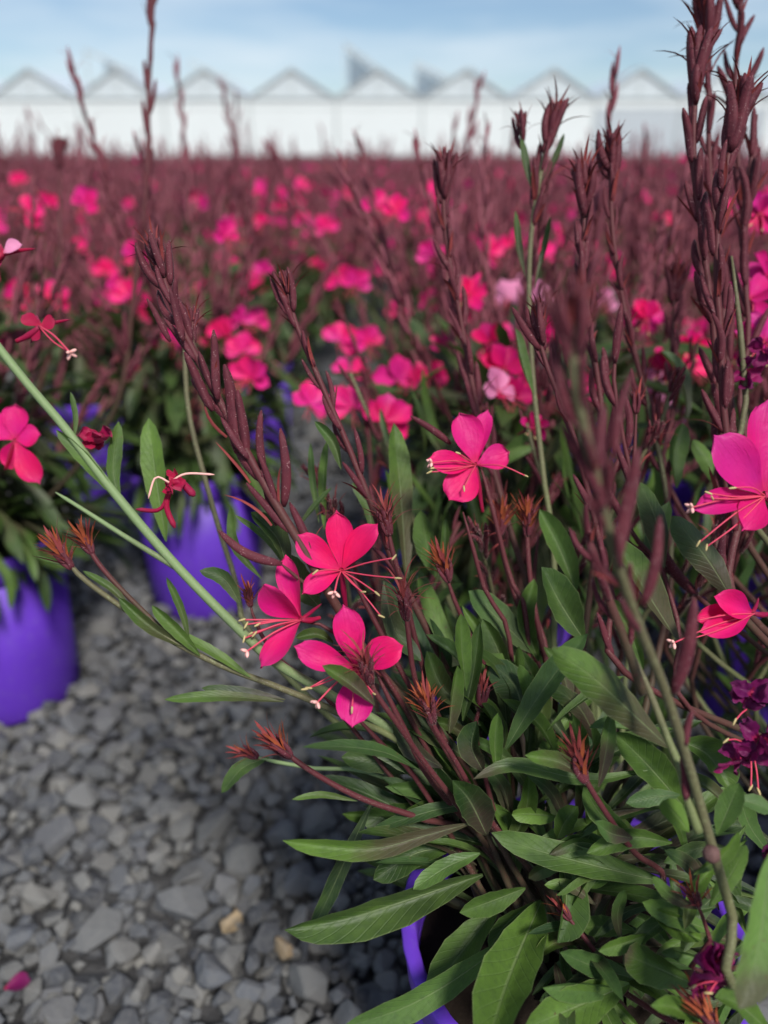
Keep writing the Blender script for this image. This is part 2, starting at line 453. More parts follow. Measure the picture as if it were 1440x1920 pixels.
# ------------------------------------------------------------------ greenhouse
GY = 50.0
M_wall = plain('greenhouse_white_wall', (0.70, 0.735, 0.73), 0.55, 0.3, 0.05, 0.6, 0, 0.02)
M_curt = plain('greenhouse_grey_wall', (0.46, 0.50, 0.53), 0.55, 0.3, 0.07, 0.6, 0, 0.02)
M_gable = plain('greenhouse_gable_glass', (0.56, 0.61, 0.63), 0.25, 0.5, 0.10, 0.7, 0, 0.02)
M_roof = plain('greenhouse_roof_glass', (0.60, 0.65, 0.68), 0.25, 0.5, 0.08, 0.7, 0, 0.02)
M_vent = plain('greenhouse_vent_glass', (0.74, 0.78, 0.80), 0.4, 0.4, 0.05, 0.7, 0.5, 0.02)
M_steel = plain('greenhouse_steel', (0.42, 0.45, 0.45), 0.45, 0.5, 0.1, 2.0, 0, 0.02)
M_base = plain('greenhouse_base_dark', (0.16, 0.17, 0.18), 0.8, 0.2, 0.2, 2.0, 0, 0.05)
def box(x0, x1, y0, y1, z0, z1):
    v = [(x0, y0, z0), (x1, y0, z0), (x1, y1, z0), (x0, y1, z0), (x0, y0, z1), (x1, y0, z1), (x1, y1, z1), (x0, y1, z1)]
    return v, [(3, 2, 1, 0), (4, 5, 6, 7), (0, 1, 5, 4), (1, 2, 6, 5), (2, 3, 7, 6), (3, 0, 4, 7)]
def prism(poly, y0, y1):
    n = len(poly); v = [(x, y0, z) for x, z in poly] + [(x, y1, z) for x, z in poly]
    f = [tuple(range(n)), tuple(range(2 * n - 1, n - 1, -1))] + [((i + 1) % n, i, n + i, n + (i + 1) % n) for i in range(n)]
    return v, f
gh = empty('greenhouse', (0, GY, 0))
tag(gh, 'long white multi-bay greenhouse with pointed roofs behind the flower field', 'greenhouse')
BW, EAVE, RIDGE, DEEP = 4.95, 3.88, 5.33, 40.0
def part(name, vf, mat, parent=gh):
    return link(name, mesh(name, vf[0], vf[1], mat, smooth=False), parent)
for k in range(-5, 9):
    cx = -10.18 + BW * k; x0, x1 = cx - BW / 2, cx + BW / 2
    part('wall_panel', box(x0 + 0.05, x1 - 0.05, GY, GY + 0.12, 0.95, EAVE - 0.5), M_curt if k in (5, 6) else M_wall)
    part('wall_panel', box(x0 + 0.05, x1 - 0.05, GY - 0.02, GY + 0.12, EAVE - 0.48, EAVE - 0.06), M_wall)
    part('base_wall', box(x0 + 0.05, x1 - 0.05, GY - 0.06, GY + 0.14, 0, 0.93), M_base)
    g = part('gable', prism([(x0 + 0.1, EAVE + 0.06), (x1 - 0.1, EAVE + 0.06), (cx, RIDGE - 0.1)], GY + 0.03, GY + 0.1), M_gable)
    for q in (-0.25, 0, 0.25):
        zt = EAVE + (RIDGE - EAVE) * (1 - abs(q) * 2) - 0.12
        part('glazing_bar', box(cx + q * BW - 0.03, cx + q * BW + 0.03, GY - 0.01, GY + 0.025, EAVE + 0.062, zt), M_steel, g)
    for sgn in (-1, 1):
        xe = cx + sgn * BW / 2
        poly = [(xe - sgn * 0.06, EAVE), (xe - sgn * 0.06, EAVE + 0.1), (cx + sgn * 0.02, RIDGE + 0.06), (cx + sgn * 0.02, RIDGE - 0.05)]
        part('roof_slope', prism(poly, GY + 0.15, GY + DEEP), M_roof)
        poly = [(xe - sgn * 0.02, EAVE + 0.0), (xe - sgn * 0.02, EAVE + 0.13), (cx + sgn * 0.004, RIDGE + 0.12), (cx + sgn * 0.004, RIDGE - 0.06)]
        part('gable_trim', prism(poly, GY - 0.08, GY + 0.14), M_steel)
    part('post', box(x0 - 0.045, x0 + 0.045, GY - 0.05, GY + 0.1, 0.94, EAVE - 0.02), M_steel)
    part('gutter', box(x0 + 0.06, x1 - 0.06, GY - 0.09, GY + 0.09, EAVE - 0.055, EAVE + 0.05), M_steel)
for k, dx, dz, yy in ((-1, -2.1, 1.12, 1.5), (0, -2.7, 1.32, 9.0), (2, -2.0, 1.42, 1.5), (3, -2.6, 1.28, 9.0)):
    cx = -10.18 + BW * k
    v = part('roof_vent', prism([(cx, RIDGE + 0.14), (cx, RIDGE + 0.2), (cx + dx, RIDGE + dz + 0.05), (cx + dx, RIDGE + dz)], GY + yy, GY + yy + 3.2), M_vent)
    part('vent_frame', prism([(cx, RIDGE + 0.12), (cx, RIDGE + 0.24), (cx + dx, RIDGE + dz + 0.09), (cx + dx, RIDGE + dz - 0.05)], GY + yy - 0.09, GY + yy - 0.01), M_steel, v)
    zr = RIDGE - abs(dx) / (BW / 2) * (RIDGE - EAVE)
    part('vent_strut', box(cx + dx, cx + dx + 0.09, GY + yy - 0.08, GY + yy, max(zr, EAVE) + 0.1, RIDGE + dz - 0.06), M_steel, v)
    part('vent_panel', prism([(cx - 0.05, RIDGE + 0.1), (cx + dx + 0.1, RIDGE + dz - 0.1), (cx + dx + 0.1, zr + 0.2)], GY + yy + 3.0, GY + yy + 3.08), M_vent, v)

# ------------------------------------------------------------------ pots
def lathe(prof, n=40):
    v = []; f = []
    for (r, z) in prof:
        for k in range(n):
            a = 2 * math.pi * k / n; v.append((r * math.cos(a), r * math.sin(a), z))
    for i in range(len(prof) - 1):
        for k in range(n):
            k2 = (k + 1) % n; f.append((i * n + k, i * n + k2, (i + 1) * n + k2, (i + 1) * n + k))
    return v, f
PH = 0.25
b_v, b_f = lathe([(0.0, 0.004), (0.088, 0.004), (0.092, 0.01), (0.0955, 0.1), (0.1005, PH - 0.032), (0.0965, PH - 0.032), (0.0935, 0.1), (0.089, 0.02), (0.0, 0.02)])
ME_body = mesh('pot_body', b_v, b_f, M_pot)
r_v, r_f = lathe([(0.1008, PH - 0.034), (0.1045, PH - 0.032), (0.1065, PH - 0.012), (0.1085, PH - 0.002), (0.1075, PH), (0.1, PH), (0.0985, PH - 0.003), (0.097, PH - 0.033)])
ME_rim = mesh('pot_rim', r_v, r_f, M_pot)
s_v, s_f = lathe([(0.0963, PH - 0.035), (0.06, PH - 0.028), (0.0, PH - 0.026)], 24)
ME_soil = mesh('soil', s_v, s_f, M_soil)
def make_pot(x, y, label, tilt=0):
    e = empty('plant_pot', (x, y, 0)); tag(e, label, 'pot', 'purple plastic nursery pots')
    T = Matrix.Translation((x, y, 0)) @ Matrix.Rotation(R.uniform(0, 6), 4, 'Z')
    link('pot_body', ME_body, e, None, T); link('rim', ME_rim, e, None, T); link('soil', ME_soil, e, None, T)
    return e

# ------------------------------------------------------------------ unit plant pieces
def bud_shape(seed, sides=7, rings=8, bend=0.08):
    r = random.Random(seed); prof = []
    for i in range(rings):
        s = i / (rings - 1)
        w = 0.030 + 0.044 * math.sin(math.pi * min(1, s * 1.0) ** 0.8) ** 0.7 * (1 - 0.25 * s)
        if s > 0.95: w = 0.012
        prof.append((s, w))
    path = [Vector((bend * math.sin(math.pi * s), 0.012 * math.sin(5 * s + seed), s)) for s, _ in prof]
    v, f, uv = tube(path, [w_ for _, w_ in prof], sides)
    if sides > 5:
        for i, p in enumerate(path):
            for k in range(sides):
                v[i * sides + k] = p + (v[i * sides + k] - p) * (1 + 0.13 * math.cos(4 * 2 * math.pi * k / sides + seed))
    return v, f, uv
def hairs(v, f, n, L, seed=0):
    """fine pale hairs standing off a surface: one sliver each"""
    r = random.Random(seed); hv, hf = [], []
    for _ in range(n):
        q = f[r.randrange(len(f))]
        if len(q) != 4: continue
        a, b, c, d = (Vector(v[i]) for i in q); u, w_ = r.random(), r.random()
        p = (a * (1 - u) + b * u) * (1 - w_) + (d * (1 - u) + c * u) * w_; nn = (b - a).cross(d - a)
        if nn.length < 1e-12: continue
        nn.normalize(); l = L * r.uniform(.5, 1.2); t = (d - a).normalized(); e = nn * l + t * l * r.uniform(-.1, .5); s_ = nn.cross(t) * L * .055
        k = len(hv); hv += [p - s_, p + s_, p + e]; hf.append((k, k + 1, k + 2))
    return hv, hf
def blade(seed, width=0.1, curl=0.4, n=7, fold=0.3):
    v = []; f = []; uv = []; r = random.Random(seed)
    for i in range(n):
        s = i / (n - 1); w_ = width * 0.5 * (0.35 + 0.65 * math.sin(math.pi * (0.12 + 0.88 * s) ** 0.8)) * (1 if i < n - 1 else 0.12)
        x = curl * s ** 2.4; z = s - 0.25 * curl * curl * s ** 4
        y0 = 0.05 * math.sin(seed + 3 * s) * s
        for j in (-1, 0, 1):
            v.append((x - (fold * w_ if j else 0) * -1, y0 + j * w_, z)); uv.append((s, 0.5 + 0.5 * j))
    for i in range(n - 1):
        for j in range(2):
            a = i * 3 + j; f.append((a, a + 1, a + 4, a + 3))
    return v, f, uv
M_hair = plain('hair_pale', (0.42, 0.30, 0.28), 0.6, 0.2)
ME_bud = []
for s_, b_ in ((1, 0.05), (2, 0.1), (3, 0.02), (4, -0.06)):
    v, f, uv = bud_shape(s_, 12, 10, b_); q = MD().add(v, f, 0, uv)
    hv, hf = hairs(v, f, 190, 0.034, s_); q.add(hv, hf, 1); ME_bud.append(q.build('bud', [M_bud, M_hair]))
def bl_mesh(mat, s, w_, c): v, f, uv = blade(s, w_, c); return mesh('bract', v, f, mat, None, uv)
ME_bract = [bl_mesh(M_bract, 1, 0.14, 0.3), bl_mesh(M_bract, 2, 0.12, 0.5), bl_mesh(M_bract, 3, 0.16, 0.1), bl_mesh(M_bract, 4, 0.13, 0.18)]
ME_point = [bl_mesh(M_bract, 11, 0.075, 0.35), bl_mesh(M_bract, 12, 0.065, 0.55), bl_mesh(M_bract, 13, 0.08, 0.2), bl_mesh(M_bract, 14, 0.07, 0.75)]
ME_brctO = [bl_mesh(M_orange, 1, 0.12, 0.22), bl_mesh(M_orange, 2, 0.10, 0.4), bl_mesh(M_orange, 3, 0.13, 0.1), bl_mesh(M_bract, 5, 0.12, 0.18), bl_mesh(M_bract, 6, 0.12, 0.05), bl_mesh(M_bract, 8, 0.11, 0.3)]

def leaf_prof(s):
    return 0.07 * (1 - s) + 1.0 * (s ** 0.95 * (1 - s) ** 0.62) / 0.395
def leaf_geo(path, w_, nh, cup=0.18, wav=0.05, seed=0, nu=14, nv=6, roll=0.0, teeth=0.05):
    r = random.Random(seed); ph = r.uniform(0, 6.28); kk = r.uniform(5, 9); ph2 = r.uniform(0, 6.28)
    pts = catmull(path, nu + 1); v = []; f = []; uv = []
    for i, p in enumerate(pts):
        s = i / nu
        t = (pts[min(i + 1, nu)] - pts[max(i - 1, 0)]).normalized()
        n_ = nh - t * nh.dot(t); n_.normalize(); side = t.cross(n_)
        a = roll + 0.25 * math.sin(ph2 + 2.2 * s)
        n2 = n_ * math.cos(a) + side * math.sin(a); sd = side * math.cos(a) - n_ * math.sin(a)
        wd = w_ * 0.5 * (leaf_prof(s) if i < nu else 0.015)
        for j in range(nv + 1):
            x = -1 + 2 * j / nv
            e = 1 + (teeth * (1 if (i + (j > nv / 2)) % 3 == 0 else -0.4) if abs(x) == 1 and 2 < i < nu - 1 else 0)
            h = cup * wd * (abs(x) ** 1.25) * 1.6 + wav * w_ * math.sin(kk * s + ph + (1.7 if x > 0 else 0)) * x * x * min(1, 4 * s) * (1 - s * 0.6)
            v.append(p + sd * (x * wd * e) + n2 * h); uv.append((s, 0.5 + x * 0.5))
    q = nv + 1
    for i in range(nu):
        for j in range(nv):
            a = i * q + j; f.append((a, a + 1, a + q + 1, a + q))
    return v, f, uv
def unit_leaf(seed, w_=0.17, arch=0.2):
    r = random.Random(seed)
    path = [Vector((0, 0, 0)), Vector((arch * 0.05, 0.02 * r.gauss(0, 1), 0.35)), Vector((arch * 0.4, 0.04 * r.gauss(0, 1), 0.7)), Vector((arch, 0.05 * r.gauss(0, 1), 0.97))]
    return leaf_geo(path, w_, Vector((-1, 0, 0)), r.uniform(0.1, 0.4), r.uniform(0.02, 0.07), seed, 11, 4)
ME_leaf = []
for i in range(12):
    v, f, uv = unit_leaf(50 + i, R.uniform(0.10, 0.165), R.uniform(-0.05, 0.45)); ME_leaf.append(mesh('leaf', v, f, M_leaf, None, uv))

# ------------------------------------------------------------------ hero plants
def path_frames(path):
    T = [(path[min(i + 1, len(path) - 1)] - path[max(i - 1, 0)]).normalized() for i in range(len(path))]
    return T
def at_s(path, s):
    k = s * (len(path) - 1); i = min(int(k), len(path) - 2); u = k - i
    return path[i].lerp(path[i + 1], u), (path[i + 1] - path[i]).normalized()
def radial(t, phi):
    a = t.orthogonal().normalized(); b = t.cross(a); return a * math.cos(phi) + b * math.sin(phi)

def add_bud(st, base, tip, fat=1.0, col=None):
    d = tip - base
    return link('bud', R.choice(ME_bud), st, None, frame(base, d, radial(d.normalized(), R.uniform(0, 6.28)), d.length, fat))
def add_bract(st, pos, d, outw, L, pool=ME_bract, fat=1.0):
    return link('bract', R.choice(pool), st, None, frame(pos, d, outw, L, fat))

def spike(st, path, s0, s1, n, L0, L1, rad, brac=0.7, spread=0.36, fat=1.0):
    ph = R.uniform(0, 6.28)
    for i in range(n):
        k = i / max(1, n - 1); s = s0 + (s1 - s0) * k ** 0.85
        p, t = at_s(path, s); ph += 2.4; r_ = radial(t, ph)
        L = (L0 + (L1 - L0) * k) * R.uniform(0.85, 1.12)
        a = spread * R.uniform(0.55, 1.15) * (1 - 0.35 * k)
        d = t * math.cos(a) + r_ * math.sin(a)
        pos = p + r_ * rad * 0.7
        add_bud(st, pos, pos + d * L, fat * R.uniform(0.85, 1.1))
        if R.random() < brac:
            a2 = a + R.uniform(0.15, 0.35); r2 = radial(t, ph + R.uniform(-0.4, 0.4))
            add_bract(st, p + r2 * rad * 0.8, t * math.cos(a2) + r2 * math.sin(a2), r2, L * R.uniform(0.5, 0.85), ME_bract, 0.9)
def head(st, path, L, rad, nb=16, nbr=22, s_in=0.06, fat=1.15, fan=0.6):
    """dense flower-bud head at a spike's tip: flush bud tops crowned by short flaring bract points"""
    ph = R.uniform(0, 6.28); tot = sum((path[i + 1] - path[i]).length for i in range(len(path) - 1))
    L *= 1.15; ds = L / tot
    for i in range(nb):
        k = i / (nb - 1); off = 0.8 * (1 - k) + 0.08; p, t = at_s(path, max(0, 1 - ds * off)); ph += 2.4; r_ = radial(t, ph)
        a = 0.26 * (1 - 0.5 * k) * R.uniform(0.6, 1.25); d = t * math.cos(a) + r_ * math.sin(a)
        pos = p + r_ * rad * (0.9 - 0.4 * k)
        ln = L * (off + 0.34) * R.uniform(0.85, 1.06)
        add_bud(st, pos, pos + d * ln, min(1.4, fat * (L / ln) ** 0.45))
    for i in range(nbr):
        k = i / nbr; off = 0.45 * (1 - k); p, t = at_s(path, max(0, 1 - ds * off)); ph += 2.4; r_ = radial(t, ph)
        a = (0.12 + fan * 0.5 * (1 - k)) * R.uniform(0.5, 1.3); d = t * math.cos(a) + r_ * math.sin(a)
        add_bract(st, p + r_ * rad * 1.2, d, r_, L * R.uniform(0.5, 0.82), ME_point, 1.0)
def shoot_tip(st, path, L, rad, n=26, pool=ME_brctO, fan=0.75):
    p, t = at_s(path, 1.0); ph = R.uniform(0, 6.28)
    for i in range(n):
        k = i / n; ph += 2.4; r_ = radial(t, ph); a = fan * (1 - k) ** 0.8 * R.uniform(0.75, 1.15) + 0.05
        d = t * math.cos(a) + r_ * math.sin(a)
        add_bract(st, p - t * L * (0.55 * (1 - k)) + r_ * rad * 0.7, d, r_, L * R.uniform(0.6, 1.15), pool, R.uniform(0.8, 1.15))
    for i in range(7):
        ph += 2.4; r_ = radial(t, ph); a = 0.25 * R.uniform(0.4, 1.1); d = t * math.cos(a) + r_ * math.sin(a); b = p - t * L * 0.75 + r_ * rad * 0.6
        add_bud(st, b, b + d * L * R.uniform(0.7, 1.0), 1.3)

def make_stem(plant, pts, base, r0, r1, mat, name='stem', side=None):
    """pts: photo pixels and depth from the tip down; base: world point where the stem leaves the crown"""
    w_ = [P(*p) for p in pts][::-1]
    if base is not None: w_ = [base] + w_
    path = catmull(w_, max(14, 5 * len(w_)))
    n = len(path); rr = [r0 + (r1 - r0) * (i / (n - 1)) for i in range(n)]
    rr[-1] *= 0.35; rr[-2] *= 0.7
    v, f, uv = tube(path, rr, 8); q = MD().add(v, f, 0, uv)
    hv, hf = hairs(v, f, 260, 0.0010, R.randrange(999)); q.add(hv, hf, 1)
    return link(name, q.build(name, [mat, M_hair]), plant), path

TOCAM = -FWD
def add_leaf(parent, px, d0, d1, wpx, bronze=0.1, light=0.4, tipb=0.0, roll=None, cup=None, wav=None, nh=None, teeth=0.05):
    cup = R.choice((.2, .4, .55, -.25, .7)) if cup is None else cup; wav = R.uniform(.04, .11) if wav is None else wav
    n = len(px); pts = [P(x, y, d0 + (d1 - d0) * i / (n - 1)) for i, (x, y) in enumerate(px)]
    h = nh if nh is not None else (TOCAM * 0.7 + Vector((R.uniform(-.25, .25), 0, 0.55)))
    v, f, uv = leaf_geo(pts, wpx * 0.5 * (d0 + d1) / F, h.normalized(), cup, wav, R.randrange(9999), roll=R.uniform(-0.3, 0.3) if roll is None else roll, teeth=teeth)
    return link('leaf', mesh('leaf', v, f, M_leaf, None, uv), parent, (bronze, light * .82, tipb, 1))

# --- petals and flowers
def petal_geo(b, tp, w_, nh, cup=0.25, bend=0.0, seed=0, nu=12, nv=8, claw=0.14, mx_=0.62, ruff=0.09, tipr=0.85):
    r = random.Random(seed); ph = r.uniform(0, 6.28); L = (tp - b).length; t = (tp - b).normalized()
    n_ = (nh - t * nh.dot(t)).normalized(); sd = t.cross(n_); v = []; f = []; uv = []
    for i in range(nu + 1):
        s = i / nu
        if s < mx_: q = claw + (1 - claw) * (math.sin(0.5 * math.pi * s / mx_) ** 1.35)
        else: q = max(0.0, 1 - ((s - mx_) / (1 - mx_)) ** (2.2 * tipr + 0.4)) ** (0.58)
        wd = 0.5 * w_ * max(q, 0.02)
        for j in range(nv + 1):
            x = -1 + 2 * j / nv
            h = cup * wd * x * x + bend * L * (s * s - 0.25 * s) + ruff * w_ * math.sin(5 * s + ph + 2.5 * x) * abs(x) * s
            sag = 0.04 * L * math.cos(ph) * math.sin(math.pi * s)
            v.append(b + t * (L * (s - 0.05 * x * x * s)) + sd * (x * wd + sag) + n_ * h); uv.append((s, 0.5 + 0.5 * x))
    q_ = nv + 1
    for i in range(nu):
        for j in range(nv):
            a = i * q_ + j; f.append((a, a + 1, a + q_ + 1, a + q_))
    return v, f, uv
def stamen_geo(b, tp, droop, rad=0.00042, anther=0.0042, style=False):
    mid = b.lerp(tp, 0.5) + droop
    path = catmull([b, mid, tp], 9); md = MD()
    v, f, uv = tube(path, [rad] * 9, 5); md.add(v, f, 0, uv)
    t = (path[-1] - path[-2]).normalized()
    if style:
        for k in range(4):
            r_ = radial(t, k * math.pi / 2 + 0.4)
            v, f, uv = tube(catmull([tp - t * 0.0005, tp + r_ * 0.0018 + t * 0.0006, tp + r_ * 0.0034 + t * 0.0016], 5), [0.0006, 0.0009, 0.001, 0.0009, 0.0004], 5); md.add(v, f, 1, uv)
    else:
        ax = (t + radial(t, R.uniform(0, 6.28)) * R.uniform(0.1, 1.4)).normalized()
        v, f, uv = tube([tp + ax * (anther * (q - 0.4)) for q in (0, 0.15, 0.5, 0.85, 1)], [0.0002, 0.00055, 0.00065, 0.0005, 0.0002], 5); md.add(v, f, 1, uv)
    return md
def flower(plant, c, petals, stam=(), style=None, ped=None, mat=None, nrm=None, sepals=((0.7, 0.5), (-0.6, 0.7), (-0.8, -0.4)), label=None, droopk=0.06):
    """c: (x, y, d) of the flower's heart; petals: (tip x, tip y, extra depth, width px[, cup, bend])"""
    C = P(*c); mat = mat or M_petal; md = MD(); sc_ = c[2] / F
    pe = P(*ped) if ped else C + FWD * 0.02
    path = catmull([pe, pe.lerp(C, 0.55) + Vector((0, 0, -0.001)), C], 9)
    v, f, uv = tube(path, [0.0011, 0.0012, 0.0013, 0.0015, 0.0018, 0.0017, 0.0015, 0.0014, 0.001], 7); md.add(v, f, 0, uv)
    fl = link('flower', md.build('flower', [M_crim]), plant)
    if label: fl['label'] = label
    nb = nrm or (TOCAM * 0.85 + Vector((0, 0, 0.35)))
    for i, p in enumerate(petals):
        tip = P(p[0], p[1], c[2] + p[2]); b = C + (tip - C) * 0.05
        v, f, uv = petal_geo(b, tip, p[3] * sc_ * 0.92, nb, p[4] if len(p) > 4 else 0.25, p[5] if len(p) > 5 else -0.04, R.randrange(9999))
        link('petal', mesh('petal', v, f, mat, None, uv), fl)
    for (sx, sy) in sepals:
        d = (RT * sx - UP * -sy + FWD * 0.5).normalized()
        v, f, uv = tube(catmull([C + FWD * 0.001, C + d * 0.007 + FWD * 0.003, C + d * 0.014 + FWD * 0.007], 7), [0.0012, 0.0013, 0.0012, 0.0011, 0.0009, 0.0007, 0.0003], 5)
        link('sepal', mesh('sepal', v, f, M_crim, None, uv), fl)
    for s_ in stam:
        tip = P(s_[0], s_[1], c[2] + (s_[2] if len(s_) > 2 else -0.014))
        dr = Vector((0, 0, (tip - C).length * droopk * R.uniform(-1, 1.6))) + TOCAM * 0.002
        link('stamen', stamen_geo(C + TOCAM * 0.0015, tip, dr).build('stamen', [M_fil, M_anther]), fl)
    if style:
        tip = P(style[0], style[1], c[2] - 0.016)
        link('pistil', stamen_geo(C + TOCAM * 0.0015, tip, Vector((0, 0, 0.002)), 0.0005, style=True).build('pistil', [M_fil, M_stig]), fl)
    return fl
def wilted(plant, blobs, d, mat, name='wilted_flower', stam=(), label=None):
    """crumpled spent bloom: folded petals bunched round the given pixel centres"""
    c0 = P(blobs[0][0], blobs[0][1], d); md = MD()
    v, f, uv = tube([c0 + FWD * 0.006, c0 + FWD * 0.003, c0], [0.0012, 0.0018, 0.0015], 6); md.add(v, f, 0, uv)
    fl = link(name, md.build(name, [M_crim]), plant)
    if label: fl['label'] = label
    for (x, y, rx, ry, n) in blobs:
        for k in range(n):
            a = 2 * math.pi * k / n + R.uniform(-0.4, 0.4)
            b = P(x + rx * 0.2 * R.gauss(0, 1), y + ry * 0.2 * R.gauss(0, 1), d + R.uniform(-0.004, 0.004))
            tp = P(x + rx * math.cos(a), y + ry * math.sin(a), d + R.uniform(-0.01, 0.006))
            v, f, uv = petal_geo(b, tp, (tp - b).length * R.uniform(0.7, 1.0), TOCAM + RT * R.uniform(-.8, .8) + UP * R.uniform(-.8, .8), R.uniform(0.3, 1.1), R.uniform(-0.25, 0.25), R.randrange(9999), 12, 10, 0.4, 0.55, 0.15)
            v = [p + Vector(mnoise.noise_vector(p * 260)) * 0.0016 + Vector(mnoise.noise_vector(p * 700)) * 0.0008 for p in v]
            link('petal', mesh('petal', v, f, mat, None, uv), fl)
    for (x0, y0, x1, y1) in stam:
        A, B = P(x0, y0, d - 0.004), P(x1, y1, d - 0.008)
        link('stamen', stamen_geo(A, B, Vector((0, 0, 0.001))).build('stamen', [M_fil, M_anther]), fl)
    return fl

q = P(FALLEN[0], FALLEN[1], 1.0) - CAM; p = CAM + q * ((0.034 - CAM.z) / q.z)
v, f, uv = petal_geo(p, p + Vector((.022, .006, .003)), .016, Vector((0, -.2, 1)), .5, .1, 5)
tag(link('fallen_petal', mesh('fallen_petal', v, f, M_wilt, None, uv)), 'dark crimson fallen petal lying on the gravel at the left edge', 'petal')
# ================================================================== plant A (foreground, purple pot lower right)
AX, AY = 0.119, 0.338
make_pot(AX, AY, 'purple pot at the lower edge holding the sharp foreground plant')
A = empty('gaura_plant', (AX, AY, PH - 0.03))
tag(A, 'sharp foreground gaura with hot pink flowers and dark green basal leaves', 'plant', 'potted gaura plants')
def crown(sp=0.035): 
    a = R.uniform(0, 6.28); q = sp * math.sqrt(R.random()); return Vector((AX - 0.01 + q * math.cos(a), AY + q * math.sin(a), PH - 0.03))
RIGHT = (0.47, 0.43)
make_pot(*RIGHT, 'purple pot beyond the right edge holding the tall spiked plant')
B_ = empty('gaura_plant', (RIGHT[0], RIGHT[1], PH - 0.03))
tag(B_, 'gaura at the right edge with tall maroon spikes and magenta flowers', 'plant', 'potted gaura plants')
def crownR(): 
    a = R.uniform(0, 6.28); q = 0.04 * math.sqrt(R.random()); return Vector((RIGHT[0] + q * math.cos(a), RIGHT[1] + q * math.sin(a), PH - 0.03))

# S1: the big leaning maroon spike
st, pa = make_stem(A, [(292, 470, .44), (330, 590, .435), (385, 700, .43), (440, 805, .425), (500, 915, .42), (560, 1015, .42), (615, 1110, .425), (690, 1230, .44), (800, 1400, .46)], crown(), .0036, .0019, M_stem)
spike(st, pa, .60, .93, 13, .034, .026, .0022, .7, .3)
head(st, pa, .024, .0022, 11, 15, fan=.8)
for (tx, ty, bx, by) in ((400, 618, 410, 750), (420, 683, 447, 850), (447, 731, 462, 862), (490, 769, 496, 890), (526, 803, 531, 950), (345, 660, 400, 770), (492, 880, 520, 985), (318, 540, 345, 640), (275, 560, 320, 640), (330, 520, 345, 630)):
    add_bud(st, P(bx, by, .424), P(tx, ty, .418), 1.0)
for (tx, ty, bx, by) in ((340, 750, 425, 820), (415, 820, 470, 905), (445, 900, 510, 985)):
    b = P(bx, by, .42); t = P(tx, ty, .415); add_bract(st, b, t - b, UP * 1 - RT, (t - b).length, ME_point, 1.0)
st2, p2 = make_stem(A, [(362, 590, .44), (362, 640, .436), (385, 700, .432)], None, .0012, .001, M_stem); head(st2, p2, .017, .0014, 6, 10)
add_bud(st, P(528, 1058, .415), P(408, 994, .41), 1.05)
st2, p2 = make_stem(A, [(528, 1058, .415), (560, 1085, .418), (600, 1115, .424)], None, .0011, .0009, M_stem)
# S2
st, pa = make_stem(A, [(535, 530, .47), (556, 610, .47), (600, 715, .47), (650, 830, .47), (690, 930, .47), (745, 1070, .475), (830, 1240, .48)], crown(), .0032, .0015, M_stem)
spike(st, pa, .58, .94, 12, .028, .022, .0018, .8, .28); head(st, pa, .021, .0018, 9, 13, fan=.9)
add_leaf(st, [(590, 790), (625, 830), (640, 880)][::-1], .468, .465, 22, .3, .5)
# young shoots with orange bract tips
def shoot(pl, pts, base, L=.016, r0=.0022, r1=.0014, mat=None, n=34, fan=.7, pool=ME_brctO):
    st, pa = make_stem(pl, pts, base, r0, r1, mat or M_stem); shoot_tip(st, pa, L, r1, n, pool, fan); return st, pa
t1, _ = shoot(A, [(112, 1030, .42), (145, 1075, .42), (205, 1122, .42), (270, 1166, .42), (330, 1206, .42), (420, 1250, .425), (520, 1288, .43), (640, 1340, .44), (800, 1440, .46)], crown(), .017, .0026, .0014, M_ostem)
shoot(A, [(157, 1008, .425), (180, 1050, .424), (215, 1092, .422), (262, 1140, .421), (330, 1206, .42)], None, .014, .0015, .0013)
add_leaf(t1, [(140, 1070), (100, 1055), (66, 1042)], .42, .42, 10, .3, .6)
add_leaf(t1, [(250, 1155), (215, 1110), (155, 1070)], .42, .418, 16, .5, .5)
add_leaf(t1, [(350, 1215), (290, 1180), (222, 1120)], .42, .415, 26, .6, .45)
add_leaf(t1, [(355, 1205), (345, 1160), (330, 1120), (312, 1082)], .42, .42, 16, .3, .5)
add_leaf(t1, [(375, 1230), (330, 1180), (285, 1135)], .42, .415, 26, .1, .55)
add_leaf(t1, [(470, 1270), (410, 1230), (320, 1180)], .425, .42, 24, .1, .75)
shoot(A, [(515, 1392, .43), (560, 1430, .43), (620, 1468, .435), (690, 1502, .44), (790, 1535, .45), (900, 1580, .47)], crown(), .017, .0024, .0015)
shoot(A, [(722, 960, .45), (735, 1030, .45), (760, 1120, .455), (790, 1240, .46), (850, 1400, .47)], crown(), .019, .0022, .0015, n=34, pool=ME_point)
shoot(A, [(755, 1115, .425), (765, 1180, .428), (775, 1260, .432), (800, 1340, .44), (850, 1430, .45)], crown(), .02, .0022, .0014, n=34, pool=ME_point)
shoot(A, [(800, 1318, .415), (815, 1365, .418), (850, 1420, .425), (890, 1490, .435), (940, 1565, .45)], crown(), .017, .0022, .0014)
shoot(A, [(830, 1055, .47), (850, 1120, .47), (880, 1190, .475), (930, 1310, .48)], crown(), .017, .002, .0013)
shoot(A, [(940, 968, .5), (937, 1010, .5), (960, 1100, .5), (1000, 1220, .5), (1025, 1320, .5)], crown(), .018, .0024, .0016)
shoot(A, [(988, 965, .5), (990, 1040, .5), (1000, 1130, .5), (1020, 1230, .5), (1040, 1340, .5)], crown(), .019, .0024, .0016)
t9, _ = shoot(A, [(1085, 1420, .40), (1100, 1465, .40), (1140, 1530, .405), (1190, 1600, .415), (1240, 1660, .43)], crown(), .018, .0019, .0015)
